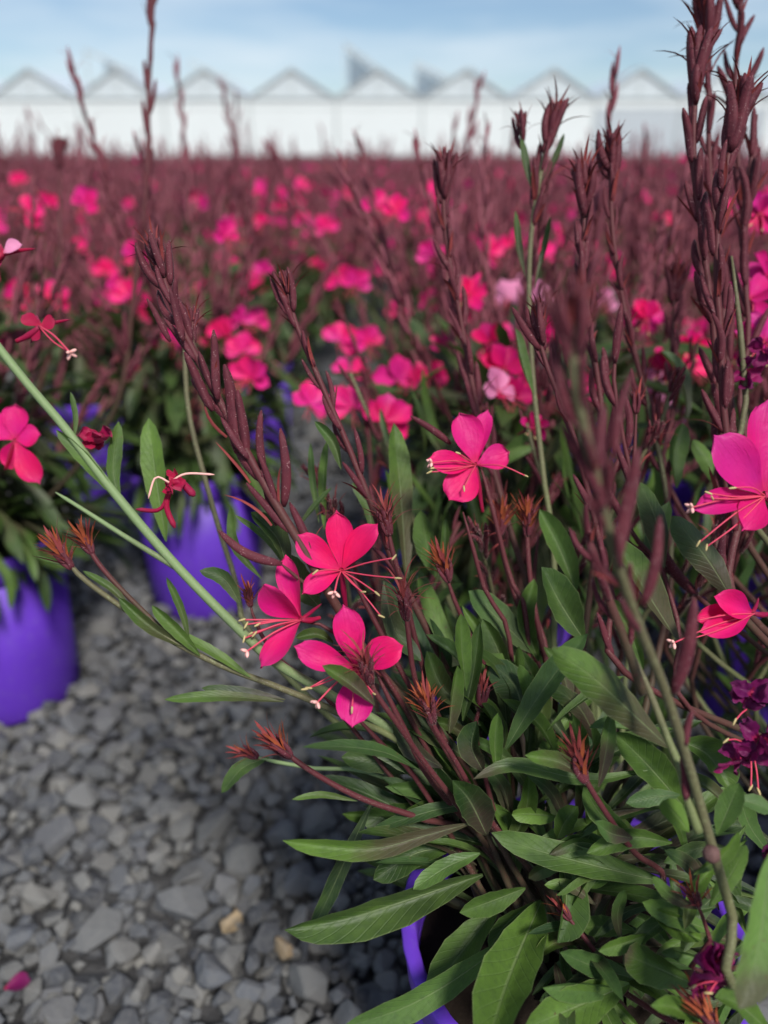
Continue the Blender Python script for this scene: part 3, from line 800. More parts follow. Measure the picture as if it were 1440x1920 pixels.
shoot(A, [(1300, 1675, .38), (1310, 1705, .382), (1335, 1755, .39), (1360, 1820, .4)], crownR(), .012, .0017, .0013, n=14)
shoot(A, [(685, 1240, .40), (700, 1292, .405), (740, 1350, .41), (800, 1435, .43), (880, 1540, .45)], crown(), .018, .0022, .0014, pool=ME_point)
shoot(A, [(1318, 1895, .36), (1335, 1960, .36)], crown(), .016, .0018, .0014)
shoot(A, [(465, 1110, .455), (475, 1155, .455), (520, 1235, .455), (640, 1340, .46)], crown(), .012, .0016, .0012, n=14)
shoot(A, [(455, 1410, .48), (500, 1425, .48), (580, 1440, .48), (760, 1480, .48)], crown(), .014, .0016, .0012, M_gstem, n=14)
shoot(A, [(1050, 1700, .43), (1110, 1770, .43)][:1] + [(1120, 1790, .42), (1170, 1860, .42)], crown(), .011, .0017, .0013, n=12, fan=.5)
shoot(A, [(905, 1290, .45), (900, 1330, .45), (900, 1420, .46)], crown(), .016, .0018, .0013, n=12, fan=.3, pool=ME_bract)
shoot(A, [(1195, 745, .49), (1190, 840, .49), (1195, 930, .49), (1240, 1060, .49), (1275, 1180, .48), (1330, 1360, .47)], crownR(), .014, .0022, .0012, n=8, fan=.25, pool=ME_bract)
# leaning green stem to the left
g1, pg = make_stem(A, [(-60, 575, .395), (0, 655, .395), (60, 730, .397), (120, 800, .40), (215, 925, .40), (330, 1060, .405), (450, 1182, .41), (520, 1245, .42), (640, 1315, .44), (800, 1425, .46)], crown(), .0032, .0021, M_gstem)
g2, _ = make_stem(A, [(104, 923, .402), (160, 958, .402), (230, 1003, .403), (290, 1040, .404), (340, 1070, .406)], None, .0017, .0009, M_gstem)
add_leaf(g1, [(225, 940), (212, 880), (222, 790)], .40, .40, 30, .0, .45)
add_leaf(g1, [(140, 820), (140, 780), (132, 735)], .40, .40, 14, .2, .6)
add_leaf(g1, [(225, 940), (160, 860), (105, 805)], .40, .40, 26, .0, .6)
# thin stems and reddish stalks
for pts, r_, m_ in (([(345, 600, .56), (352, 760, .56), (385, 900, .55), (440, 1080, .54), (520, 1250, .52)], .0021, M_ostem),
                    ([(868, 960, .47), (885, 1020, .47), (910, 1110, .475), (960, 1240, .48)], .0016, M_stem),
                    ([(900, 870, .485), (925, 960, .485), (955, 1080, .49), (990, 1200, .49)], .0018, M_stem),
                    ([(650, 1060, .44), (700, 1160, .44), (770, 1290, .445), (850, 1420, .455)], .0018, M_stem),
                    ([(560, 1165, .428), (610, 1175, .43), (680, 1230, .435), (760, 1330, .445)], .0016, M_stem),
                    ([(1010, 1000, .52), (1000, 1130, .52), (1030, 1300, .51)], .002, M_stem),
                    ([(700, 1250, .43), (760, 1370, .435), (830, 1490, .45)], .002, M_stem),
                    ([(655, 1330, .44), (720, 1400, .445), (800, 1490, .455)], .0017, M_stem)):
    make_stem(A, pts, crown(), r_ * 1.2, r_ * 0.8, m_)
# S3..S6 behind, S7..S9 at the right
def big_spike(pl, pts, base, s0, n, L0, L1, hl, r0=.0028, r1=.0016, mat=None, fat=1.0, spread=.3, nb=14, nbr=18, brac=.7, fan=.7):
    st, pa = make_stem(pl, pts, base, r0, r1, mat or M_stem); spike(st, pa, s0, .95, int(n * 1.35), L0, L1, r1, brac, spread, fat)
    if hl: head(st, pa, hl, r1, nb, nbr, fat=1.2 * fat, fan=fan)
    return st, pa
big_spike(A, [(835, 310, .55), (832, 385, .55), (840, 475, .55), (858, 565, .55), (880, 690, .55), (905, 810, .55), (950, 970, .54), (1000, 1200, .53)], crown(), .55, 15, .032, .024, .026)
s4, _ = big_spike(A, [(1040, 215, .56), (1018, 305, .56), (997, 430, .56), (992, 560, .56), (1000, 720, .56), (1020, 900, .55), (1040, 1100, .54)], crown(), .86, 6, .03, .026, .027, .0024, .0017, M_ostem, brac=.3)
st2, p2 = make_stem(A, [(978, 225, .565), (982, 290, .565), (1000, 350, .562)], None, .0018, .0015, M_gstem); head(st2, p2, .02, .0017, 7, 8)
add_leaf(s4, [(1012, 350), (1035, 310), (1058, 250)], .56, .56, 12, .5, .2); add_leaf(s4, [(985, 520), (972, 460), (966, 395)], .56, .56, 15, .6, .2)
add_leaf(s4, [(995, 350), (985, 300), (978, 260)], .56, .558, 16, .3, .3); add_leaf(s4, [(1000, 740), (975, 680), (966, 615)], .54, .54, 26, .05, .45)
add_leaf(s4, [(1003, 540), (1020, 470), (1032, 405)], .56, .56, 12, .5, .3)
big_spike(A, [(1095, 330, .52), (1096, 420, .52), (1092, 510, .52), (1110, 640, .52), (1130, 800, .52), (1120, 1000, .52)], crown(), .60, 13, .032, .026, .03, fat=1.05)
big_spike(A, [(1147, 270, .55), (1145, 335, .55), (1150, 450, .55), (1172, 585, .55), (1205, 720, .55), (1238, 860, .55), (1256, 1000, .54), (1240, 1200, .53)], crown(), .55, 13, .032, .024, .026)
big_spike(B_, [(1315, 95, .50), (1302, 200, .50), (1302, 330, .50), (1320, 470, .50), (1338, 620, .50), (1348, 760, .50), (1365, 930, .50), (1400, 1150, .49)], crownR(), .55, 16, .036, .030, .032, .003, .0018, fat=1.1)
big_spike(B_, [(1318, 10, .56), (1328, 120, .56), (1330, 300, .56), (1350, 500, .56), (1372, 760, .55), (1420, 1050, .53)], crownR(), .6, 12, .034, .028, .03)
big_spike(B_, [(1388, 185, .48), (1366, 290, .48), (1348, 400, .48), (1344, 520, .48), (1352, 640, .48), (1357, 770, .48), (1385, 960, .48), (1430, 1200, .47)], crownR(), .55, 15, .036, .031, .034, .003, .0019, fat=1.1)
big_spike(B_, [(1385, -60, .58), (1386, 60, .58), (1378, 200, .58), (1400, 500, .58), (1430, 900, .56)], crownR(), .72, 10, .036, .034, .03, spread=.55)
big_spike(B_, [(1420, 215, .55), (1404, 340, .55), (1395, 470, .55), (1405, 620, .55), (1430, 900, .54)], crownR(), .72, 6, .045, .04, 0, spread=.22)
big_spike(B_, [(1015, 590, .47), (1012, 640, .47), (1030, 700, .47), (1070, 800, .47), (1110, 950, .47), (1150, 1120, .47), (1230, 1300, .46)], crownR(), .66, 8, .026, .02, .022)
big_spike(B_, [(1165, 600, .49), (1150, 700, .49), (1170, 830, .49), (1195, 930, .49), (1240, 1060, .49)], crownR(), .55, 6, .04, .036, 0, .0022, .0013, spread=.25)
big_spike(B_, [(1270, 510, .62), (1260, 620, .62), (1265, 760, .61), (1290, 980, .58)], crownR(), .72, 7, .03, .026, .026)
# pale straight stem at the far right
make_stem(B_, [(1372, 480, .50), (1390, 640, .50), (1400, 780, .50), (1410, 980, .49)], crownR(), .0025, .0018, M_ostem)
make_stem(B_, [(1168, 570, .551), (1205, 715, .55), (1240, 870, .548), (1262, 1010, .54), (1300, 1200, .53)], crownR(), .0022, .0016, M_ostem)
# S10: blurred spike close to the lens, olive stem running down to the right
st, pa = make_stem(B_, [(1082, 570, .25), (1074, 660, .25), (1085, 760, .255), (1118, 900, .27), (1156, 1050, .29), (1200, 1180, .31), (1245, 1290, .33), (1290, 1430, .345), (1330, 1570, .355), (1375, 1720, .365), (1420, 1840, .375)], crownR(), .0030, .0018, M_ostem)
spike(st, pa, .80, .95, 12, .024, .02, .0018, .8, .3); head(st, pa, .021, .0018, 10, 14, fat=1.2)
for (tx, ty, bx, by, d) in ((1196, 840, 1158, 1058, .29), (1238, 968, 1204, 1135, .305), (1302, 1120, 1262, 1300, .33), (1132, 760, 1125, 960, .275), (1050, 790, 1120, 930, .27), (1185, 700, 1150, 860, .28), (1035, 640, 1082, 800, .26)):
    add_bud(st, P(bx, by, d), P(tx, ty, d - .004), 0.95)
add_bud(st, P(1287, 1398, .34), P(1298, 1333, .338), 1.5)
g = MD(); c_ = P(1334, 1601, .352)
bm = bmesh.new(); bmesh.ops.create_icosphere(bm, subdivisions=2, radius=.0041)
v_ = [c_ + q.co * (1 + .12 * mnoise.noise(q.co * 400)) for q in bm.verts]; bm.verts.index_update(); f_ = [tuple(q.index for q in fa.verts) for fa in bm.faces]; bm.free()
link('gall', mesh('gall', v_, f_, plain('gall_brown', (.12, .065, .06), .7, .2, .5, 400, 0, .8)), st)
st, pa = make_stem(B_, [(1178, 1215, .37), (1215, 1290, .365), (1250, 1380, .36), (1275, 1440, .356), (1290, 1500, .353), (1310, 1560, .352)], None, .0022, .0014, M_ostem)
add_bud(st, P(1288, 1500, .352), P(1276, 1420, .35), 1.5)
st, pa = make_stem(B_, [(1100, 1000, .35), (1140, 1120, .355), (1175, 1210, .36), (1205, 1300, .365)], None, .0023, .002, M_stem)
spike(st, pa, .3, .95, 6, .022, .018, .002)

# ---- flowers of the foreground plants
flower(A, (640, 1070, .425), [(554, 1002, -.008, 58, .3), (630, 956, -.004, 56, .3), (708, 981, -.008, 52, .35), (566, 1113, -.014, 44, .3)],
       [(738, 1046), (745, 1084), (706, 1112), (714, 1155), (680, 1110), (592, 1072)], (627, 1112), (650, 1150, .435), label='uppermost open hot pink bloom of the three')
flower(A, (565, 1162, .42), [(533, 1040, .004, 58, .5), (492, 1098, -.018, 74, .35), (486, 1252, -.016, 60, .3)],
       [(455, 1162), (462, 1171), (484, 1171), (478, 1188), (458, 1197), (470, 1188)], (462, 1222), (600, 1158, .428), nrm=TOCAM * .6 + RT * -.5 + Vector((0, 0, .3)), label='hot pink bloom seen from the side')
flower(A, (668, 1252, .415), [(643, 1133, -.002, 64, .3), (551, 1211, -.008, 56, .3), (756, 1210, -.008, 66, .3), (660, 1364, -.014, 74, .3)],
       [(573, 1292), (580, 1290), (660, 1330), (700, 1300)], (594, 1318), (700, 1270, .43), label='lowest hot pink bloom with a bud shoot in front')
flower(A, (892, 872, .485), [(862, 772, .0, 66), (915, 766, .01, 40, .5), (800, 862, -.012, 50, .3, .05), (956, 846, .0, 54), (842, 938, -.01, 72)],
       [(806, 885), (810, 878), (860, 850), (985, 892), (870, 915)], (808, 868), (905, 960, .49), label='hot pink bloom among the upper leaves')
add_bud(A, P(845, 832, .49), P(770, 780, .485), 1.0)
flower(B_, (1432, 930, .41), [(1340, 815, -.01, 100, .35), (1448, 742, .0, 104, .35), (1298, 955, -.014, 54, .4), (1392, 994, -.012, 66, .4), (1530, 900, 0, 100)],
       [(1330, 925), (1336, 935), (1310, 1018), (1325, 1025), (1375, 915)], (1296, 952), (1480, 960, .42), mat=M_mag, label='large magenta bloom cut by the right edge')
flower(B_, (1412, 1150, .43), [(1300, 1160, -.004, 46, .6), (1340, 1118, -.01, 56, .7), (1312, 1185, -.012, 48, .6)],
       [(1290, 1200), (1300, 1165)], (1262, 1206), (1450, 1150, .435), label='half closed crimson bloom')
wilted(B_, [(1410, 1300, 48, 30, 6), (1425, 1385, 55, 45, 7), (1375, 1420, 35, 28, 5)], .40, M_wilt, stam=[(1415, 1425, 1422, 1482), (1408, 1425, 1408, 1476), (1400, 1330, 1378, 1352), (1390, 1390, 1362, 1388)], label='dried purple bloom')
wilted(B_, [(1345, 1800, 38, 34, 6), (1330, 1840, 40, 26, 5)], .365, M_wilt, stam=[(1340, 1840, 1300, 1850), (1345, 1840, 1330, 1862)], label='dried purple bloom near the lower edge')
wilted(B_, [(1400, 700, 30, 34, 5), (1425, 660, 30, 30, 4)], .5, M_wilt)
wilted(B_, [(1445, 1600, 14, 14, 4)], .38, M_wilt)
wilted(A, [(180, 825, 36, 14, 5)], .402, M_crim, label='spent crimson bloom on the green stem')
fw = wilted(A, [(325, 905, 14, 22, 4)], .425, M_crim, label='drooping crimson bloom with curled petals')
for pts, r_ in (([(322, 905), (340, 905), (365, 930)], .0022), ([(318, 915), (300, 955), (255, 955)], .0012), ([(320, 915), (312, 950), (328, 990)], .0017), ([(325, 900), (350, 888), (402, 890)], .0007), ([(318, 905), (292, 895), (278, 935)], .0006)):
    v, f, uv = tube(catmull([P(x, y, .425) for x, y in pts], 10), [r_] * 9 + [r_ * .4], 6); link('petal', mesh('petal', v, f, M_crim if r_ > .001 else M_stig, None, uv), fw)
flower(A, (75, 612, .40), [(40, 590, 0, 30), (105, 600, 0, 34), (60, 640, 0, 26)], [(130, 660)], (132, 662), (30, 640, .40), mat=M_crim, label='half closed crimson bloom at the left')
flower(A, (5, 475, .38), [(42, 458, 0, 34, .5), (-40, 490, 0, 40)], [], None, (-30, 500, .38), mat=M_pale)
flower(A, (28, 825, .55), [(-30, 785, 0, 60), (28, 756, 0, 54), (76, 815, 0, 50), (74, 908, 0, 50), (15, 880, .01, 46)], [], None, (10, 880, .56), label='soft hot pink bloom at the left edge')

for i, (x, y, d, q) in enumerate([(1405, 560, .58, 52), (1432, 640, .56, 60), (1385, 625, .62, 44), (1440, 520, .6, 50), (1245, 690, .74, 40), (1212, 598, .74, 40), (945, 690, .72, 48), (920, 640, .78, 38), (880, 552, .80, 36), (1000, 800, .6, 30), (960, 745, .7, 44), (1300, 650, .76, 34), (1425, 400, .66, 44), (1075, 600, .8, 36), (1040, 640, .78, 34)]):
    flower(B_ if x > 1050 else A, (x, y, d), [(x + q * math.sin(a + R.uniform(-.25, .25)), y - q * math.cos(a), R.uniform(-.02, .01), q * .8, .4) for a in (-1.2, -.35, .5, 1.5, 2.6)[:R.choice((4, 5))]], [(x - q * .4, y + q * .5), (x + q * .1, y + q * .7)], None, (x + 4, y + 40, d + .01), mat=M_mag if x > 1370 else M_petal)
# ---- traced leaves of plant A: (pixels base to tip, depth base, depth tip, width, bronze, light, tip bronze)
LEAVES = [
 ([(1015, 1690), (955, 1830), (905, 1990)], .46, .36, 104, 0, .62, 0), ([(965, 1755), (860, 1832), (760, 1888), (640, 1928)], .45, .39, 58, 0, .62, 0),
 ([(940, 1690), (870, 1780), (800, 1872)], .475, .45, 64, 0, .45, 0), ([(985, 1665), (920, 1690), (862, 1711)], .45, .43, 44, 0, .4, 0),
 ([(1005, 1690), (952, 1730), (917, 1777)], .455, .435, 42, 0, .3, 0), ([(1055, 1610), (1062, 1690), (1045, 1768)], .45, .42, 66, 0, .36, 0),
 ([(1250, 1655), (1110, 1622), (1000, 1592), (922, 1561)], .43, .42, 60, 0, .42, 0), ([(1190, 1835), (1120, 1815), (1050, 1785)], .42, .40, 44, 0, .4, 0),
 ([(1160, 1858), (1090, 1848), (1018, 1852)], .41, .39, 44, 0, .62, 0), ([(1180, 1845), (1070, 1892), (980, 1930)], .41, .38, 80, 0, .66, 0),
 ([(1190, 1745), (1130, 1738), (1090, 1737)], .44, .43, 42, 0, .6, 0), ([(1165, 1765), (1158, 1715), (1172, 1668)], .415, .41, 24, .7, .45, 0),
 ([(1215, 1752), (1165, 1770), (1122, 1783)], .40, .39, 32, 0, .66, 0), ([(1300, 1845), (1225, 1812), (1172, 1788)], .40, .385, 72, 0, .6, .95),
 ([(1335, 1745), (1270, 1722), (1204, 1691)], .40, .39, 44, 0, .6, 0), ([(1315, 1762), (1265, 1740), (1218, 1708)], .405, .392, 46, 0, .7, 0),
 ([(1445, 1600), (1428, 1740), (1408, 1830), (1386, 1892)], .33, .32, 86, 0, 1.25, .8), ([(1310, 1705), (1262, 1682), (1224, 1644)], .385, .38, 26, .9, .6, 0),
 ([(1255, 1402), (1180, 1332), (1110, 1268), (1034, 1216)], .385, .37, 76, .8, .62, 0), ([(1280, 1510), (1212, 1432), (1152, 1372)], .43, .42, 68, 0, .4, 0),
 ([(1250, 1402), (1180, 1366), (1104, 1365)], .42, .41, 36, 0, .6, 0), ([(1275, 1388), (1330, 1418), (1368, 1482)], .43, .42, 66, 0, .5, 0),
 ([(1275, 1490), (1225, 1495), (1174, 1506)], .42, .415, 34, 0, .42, 0), ([(1292, 1560), (1268, 1528), (1243, 1500)], .375, .37, 44, 0, .75, 0),
 ([(1345, 1565), (1368, 1512), (1386, 1468)], .38, .375, 48, 0, .62, 0), ([(1442, 1600), (1404, 1545), (1384, 1478)], .42, .41, 42, 0, .45, 0),
 ([(1192, 1575), (1130, 1530), (1094, 1474)], .42, .415, 46, 0, .5, 0), ([(1186, 1572), (1145, 1562), (1117, 1540)], .41, .40, 36, .9, .5, 0),
 ([(1122, 1476), (1136, 1410), (1146, 1334)], .40, .395, 30, .95, .5, 0), ([(1098, 1462), (1050, 1430), (984, 1416)], .40, .395, 34, .9, .6, 0),
 ([(948, 1405), (1000, 1320), (1055, 1245), (1102, 1188)], .435, .42, 52, .1, .42, 0), ([(985, 1352), (965, 1285), (920, 1243)], .46, .455, 72, .2, .1, 0),
 ([(1215, 1445), (1100, 1462), (965, 1435), (887, 1461)], .42, .415, 34, 0, .5, .8), ([(930, 1445), (928, 1390), (934, 1336)], .435, .43, 30, 0, .65, 0),
 ([(905, 1445), (885, 1400), (894, 1352)], .44, .435, 48, .6, .12, 0), ([(842, 1375), (848, 1310), (858, 1248)], .43, .425, 32, .8, .66, 0),
 ([(874, 1295), (866, 1220), (864, 1150)], .44, .435, 36, 0, .66, 0), ([(868, 1352), (888, 1260), (900, 1168)], .445, .44, 32, .1, .3, 0),
 ([(912, 1565), (880, 1500), (848, 1463)], .44, .43, 66, .7, .1, 0), ([(1048, 1532), (1005, 1527), (960, 1527)], .46, .45, 38, 0, .85, 0),
 ([(1045, 1572), (1060, 1540), (1084, 1512)], .45, .445, 42, 0, .45, 0), ([(882, 1544), (800, 1566), (700, 1592), (600, 1586), (530, 1576)], .43, .40, 40, .9, .8, .0),
 ([(905, 1640), (780, 1682), (650, 1722), (533, 1743)], .45, .42, 70, .1, .3, 0), ([(700, 1500), (660, 1585), (612, 1690), (574, 1765)], .47, .47, 32, .1, .05, 0),
 ([(815, 1522), (745, 1532), (676, 1530)], .48, .475, 66, 0, .2, 0), ([(670, 1502), (605, 1490), (547, 1499)], .437, .43, 14, .3, .6, 0),
 ([(505, 1420), (455, 1440), (415, 1487)], .48, .475, 32, 0, .3, 0), ([(532, 1316), (420, 1306), (308, 1312)], .43, .42, 24, .6, .6, 0),
 ([(535, 1312), (450, 1300), (378, 1290)], .435, .43, 26, .6, .15, 0), ([(762, 1085), (752, 940), (738, 793)], .52, .52, 54, .8, .6, 0),
 ([(820, 1085), (800, 1020), (789, 957)], .52, .515, 46, 0, .62, 0), ([(1000, 1225), (940, 1165), (878, 1108)], .49, .485, 60, .3, .45, 0),
 ([(1095, 1200), (1050, 1130), (1016, 1063)], .46, .455, 66, .1, .3, 0), ([(1080, 1110), (1050, 1030), (1012, 955)], .5, .5, 48, .1, .55, 0),
 ([(1372, 1122), (1328, 1050), (1262, 967)], .46, .455, 64, .8, .3, 0), ([(1245, 1065), (1232, 980), (1200, 904)], .47, .465, 54, .6, .2, 0),
 ([(1272, 1205), (1215, 1115), (1150, 1008)], .45, .445, 66, .8, .55, 0), ([(1205, 1255), (1180, 1180), (1144, 1120)], .40, .395, 44, 0, .5, 0),
 ([(1288, 785), (1275, 710), (1238, 658)], .6, .6, 46, .5, .15, 0), ([(1268, 915), (1264, 850), (1281, 793)], .55, .55, 44, 0, .42, 0),
 ([(1348, 915), (1328, 865), (1299, 824)], .55, .55, 36, 0, .7, 0), ([(312, 1015), (292, 890), (279, 784)], .5, .5, 50, .1, .85, 0),
 ([(608, 992), (606, 910), (613, 828)], .5, .5, 24, .1, .66, 0), ([(598, 980), (586, 900), (582, 830)], .5, .5, 14, .2, .5, 0),
 ([(556, 992), (590, 950), (622, 914)], .48, .48, 13, .2, .3, 0), ([(452, 1135), (420, 1085), (374, 1070)], .44, .435, 30, .3, .3, 0),
 ([(702, 1322), (655, 1282), (604, 1248)], .402, .395, 36, .9, .5, 0), ([(625, 1205), (595, 1190), (554, 1196)], .43, .425, 22, .2, .3, 0),
 ([(545, 1075), (500, 1010), (440, 965)], .45, .45, 14, .2, .6, 0), ([(490, 1085), (440, 1020), (432, 948)], .47, .47, 20, .1, .5, 0),
 ([(540, 1080), (520, 1010), (470, 960)], .44, .44, 40, .3, .2, 0), ([(600, 1140), (560, 1090), (545, 1040)], .45, .45, 60, .1, .25, 0),
 ([(870, 1420), (800, 1370), (720, 1330)], .46, .45, 50, .4, .2, 0), ([(860, 1480), (760, 1420), (690, 1390)], .46, .455, 56, .2, .3, 0),
 ([(830, 1440), (770, 1400), (745, 1320)], .45, .445, 46, .7, .15, 0), ([(780, 1450), (725, 1430), (640, 1420)], .47, .465, 46, .3, .35, 0),
 ([(850, 1590), (780, 1600), (700, 1650)], .46, .45, 56, 0, .25, 0), ([(900, 1600), (840, 1625), (775, 1668)], .44, .43, 40, 0, .7, 0),
 ([(1180, 1640), (1110, 1590), (1030, 1600)], .44, .43, 50, 0, .4, 0), ([(1260, 1580), (1180, 1570), (1100, 1600)], .42, .41, 40, 0, .5, 0),
 ([(720, 1090), (740, 1180), (790, 1240)], .46, .45, 40, .4, .2, 0), ([(1300, 1640), (1360, 1600), (1385, 1560)], .37, .365, 28, .1, .75, 0),
 ([(1330, 1700), (1370, 1640), (1400, 1585)], .38, .375, 40, 0, .6, 0), ([(1380, 1500), (1410, 1505), (1445, 1520)], .38, .38, 36, 0, .7, 0),
 ([(1320, 1920), (1265, 1890), (1220, 1885)], .37, .36, 40, 0, .66, 0), ([(1440, 1930), (1380, 1880), (1340, 1870)], .37, .36, 50, 0, .55, 0),
 ([(1250, 1130), (1225, 1030), (1255, 940)], .5, .5, 44, .2, .35, 0), ([(960, 1300), (935, 1220), (905, 1160)], .48, .48, 44, .3, .3, 0),
 ([(1010, 1240), (985, 1160), (1002, 1085)], .49, .49, 36, .1, .45, 0), ([(880, 1330), (830, 1290), (800, 1220)], .46, .46, 44, .4, .25, 0),
 ([(815, 1100), (832, 1040), (836, 970)], .5, .5, 18, .5, .3, 0), ([(700, 1010), (690, 950), (660, 905)], .5, .5, 24, .2, .4, 0),
]
for (px, d0, d1, w_, b, l, tb) in LEAVES:
    add_leaf(A, px, d0, d1, w_, b, l, tb)
# the yellow green leaf with a bronze middle gets its own colouring through the tip flush
# ---- leaves that fill the crown
def fill_leaf(parent, base, d, L, b, l, tb=0.0, outw=None):
    o = outw if outw is not None else Vector((d.x, d.y, -0.6))
    return link('leaf', R.choice(ME_leaf), parent, (b, l, tb, 1), frame(base, d, o, L))
for i in range(150):
    a = R.uniform(0, 6.28); q = 0.055 * math.sqrt(R.random()); z = PH - 0.02 + R.random() ** 1.3 * 0.16
    k = (z - PH) / 0.16
    c = Vector((AX - 0.01 - 0.05 * k + q * math.cos(a), AY + 0.02 * k + q * math.sin(a), z)); el = R.uniform(-0.25, 0.9) + 0.2 * k
    d = Vector((math.cos(a) * math.cos(el), math.sin(a) * math.cos(el), math.sin(el)))
    if d.y < -0.35 and k > 0.25: continue
    LL = R.uniform(0.05, 0.10); q_ = pix(c + d * LL)
    if q_[0] < 960 and q_[1] > 1640: continue
    fill_leaf(A, c, d, LL, R.choice((0, 0, .2, .8, .9)), R.uniform(0.0, 0.5))
for i in range(280):                                # higher, narrow stem leaves at the back and right
    x = R.uniform(0.0, 0.42); y = R.uniform(0.50, 0.72); z = R.uniform(PH - .12, 0.47)
    d = Vector((R.gauss(0, .35), R.gauss(0, .25), 1)).normalized()
    fill_leaf(A if x < .2 else B_, Vector((x, y, z)), d, R.uniform(0.045, 0.095), R.choice((0, .3, .8)), R.uniform(0.1, 0.6), 0, Vector((R.gauss(0, 1), R.gauss(0, 1), -.3)))
for i in range(46):                                 # thin upright stems behind the leaves
    x = R.uniform(-.02, .42); y = R.uniform(.47, .74); tl = Vector((R.gauss(0, .05), R.gauss(0, .04), 0)); H_ = R.uniform(.12, .25)
    b = Vector((AX + (x - AX) * .6 if x < .22 else RIGHT[0] + (x - RIGHT[0]) * .6, AY + (y - AY) * .35, PH - .03)); m_ = Vector((x, y, PH + .06))
    pth = catmull([b, m_, m_ + tl * .5 + Vector((0, 0, H_ * .5)), m_ + tl + Vector((0, 0, H_))], 14); v, f, uv = tube(pth, [.0024 - .0008 * k / 13 for k in range(14)], 6)
    sx_ = link('stem', mesh('stem', v, f, R.choice((M_stem, M_stem, M_ostem)), None, uv), A if x < .22 else B_)
    spike(sx_, pth, .6, .97, 7, .03, .022, .0016)
    if i % 2: head(sx_, pth, .018, .0014, 6, 8)
# leaf clusters spilling over the front and right of the pot, and among the lower stems
for i in range(62):
    x, y = R.uniform(1090, 1470), R.uniform(1500, 1930); d = R.uniform(.43, .485) if x < 1270 else R.uniform(.40, .46)
    a = R.gauss(math.pi * 1.05, .75); L = R.uniform(100, 190)
    add_leaf(A if x < 1300 else B_, [(x, y), (x + L * .5 * math.cos(a), y - L * .5 * math.sin(a) - 8), (x + L * math.cos(a + .15), y - L * math.sin(a + .15))], d, d - R.uniform(-.01, .03), R.uniform(20, 34), R.choice((0, 0, .3, .9)), R.uniform(.0, .95), R.choice((0, 0, 0, .6)), roll=R.uniform(-.7, .7))
for i in range(75):
    x, y = R.uniform(760, 1130), R.uniform(1300, 1660); d = R.uniform(.465, .51)
    a = R.gauss(math.pi * .65, .6); L = R.uniform(110, 190)
    add_leaf(A, [(x, y), (x + L * .5 * math.cos(a), y - L * .5 * math.sin(a) - 6), (x + L * math.cos(a + .2), y - L * math.sin(a + .2))], d, d - R.uniform(-.01, .03), R.uniform(22, 40), R.choice((0, .3, .8)), R.uniform(0, .65), 0, roll=R.uniform(-.7, .7))
for i in range(40):
    a = R.uniform(0, 6.28); el = R.uniform(0, 1.1); c = Vector((RIGHT[0] + R.gauss(0, .03), RIGHT[1] + R.gauss(0, .03), PH + R.uniform(-.02, .15)))
    fill_leaf(B_, c, Vector((math.cos(a) * math.cos(el), math.sin(a) * math.cos(el), math.sin(el))), R.uniform(0.06, 0.1), R.choice((0, .2, .6)), R.uniform(.1, .6))

# ================================================================== field plants
def field_stem(seed, H, low=False):
    """one flowering stem, unit scale in metres, root at the origin"""
    r = random.Random(seed); md = MD()
    sw = Vector((r.gauss(0, .05), r.gauss(0, .05), 0))
    path = catmull([Vector((0, 0, 0)), Vector((sw.x * .3, sw.y * .3, H * .35)), sw + Vector((0, 0, H * .7)), sw * 1.3 + Vector((r.gauss(0, .012), r.gauss(0, .012), H))], 6 if low else 10)
    n = len(path); v, f, uv = tube(path, [0.0022 - 0.0009 * i / (n - 1) for i in range(n)], 3 if low else 5, False)
    md.add(v, f, [0 if (i // (3 if low else 5)) < n * 0.45 else 1 for i in range(len(f))], uv)
    nb = 12 if low else 20; ph = r.uniform(0, 6.28); z0 = r.uniform(.45, .6)
    bv, bf, buv = bud_shape(seed, 3 if low else 4, 3 if low else 5, .03)
    for i in range(nb):
        k = i / (nb - 1); p, t = at_s(path, z0 + (.97 - z0) * k); ph += 2.4; q = radial(t, ph); a = r.uniform(.15, .38) * (1 - .4 * k)
        d = t * math.cos(a) + q * math.sin(a); L = (.036 - .011 * k) * r.uniform(.8, 1.15) * (1.2 if low else 1)
        md.add(bv, bf, 2, buv, frame(p, d, q, L, 1.25 if low else 1.15))
    if not low:
        lv, lf, luv = blade(3, .09, .5, 4)
        for i in range(12):
            p, t = at_s(path, z0 + (1 - z0) * (i / 11) ** .7); ph += 2.4; q = radial(t, ph); a = r.uniform(.3, .7)
            md.add(lv, lf, 3, luv, frame(p, t * math.cos(a) + q * math.sin(a), q, r.uniform(.014, .026)))
    lv, lf, luv = blade(5, .2, .25, 4)
    for i in range(3 if low else 7):
        p, t = at_s(path, r.uniform(.05, z0)); ph += 2.4; q = radial(t, ph); a = r.uniform(.35, .8)
        md.add(lv, lf, 4, luv, frame(p, t * math.cos(a) + q * math.sin(a), q, r.uniform(.035, .065)))
    return md
M_fstem = M_stem
FM = [M_ostem, M_fstem, M_fbud, M_bract, M_fleaf]
def field_flower(seed, low=False):
    r = random.Random(seed); md = MD()
    for k in range(4):
        a = math.radians((-65, -15, 35, 95)[k] + r.uniform(-18, 18)); L = r.uniform(.017, .022)
        tp = Vector((math.sin(a) * L, r.uniform(-.006, .004), math.cos(a) * L))
        v, f, uv = petal_geo(tp * .06, tp, L * r.uniform(.62, .8), Vector((0, -1, .2)), .35, r.uniform(-.1, .1), seed * 7 + k, 3 if low else 5, 2 if low else 4)
        md.add(v, f, 0, uv)
    if not low:
        for k in range(5):
            e = Vector((r.uniform(-.012, .012), -.016, r.uniform(-.018, -.004)))
            v, f, uv = tube([Vector((0, 0, 0)), e * .5, e], [.0004] * 3, 3); md.add(v, f, 1, uv)
    return md
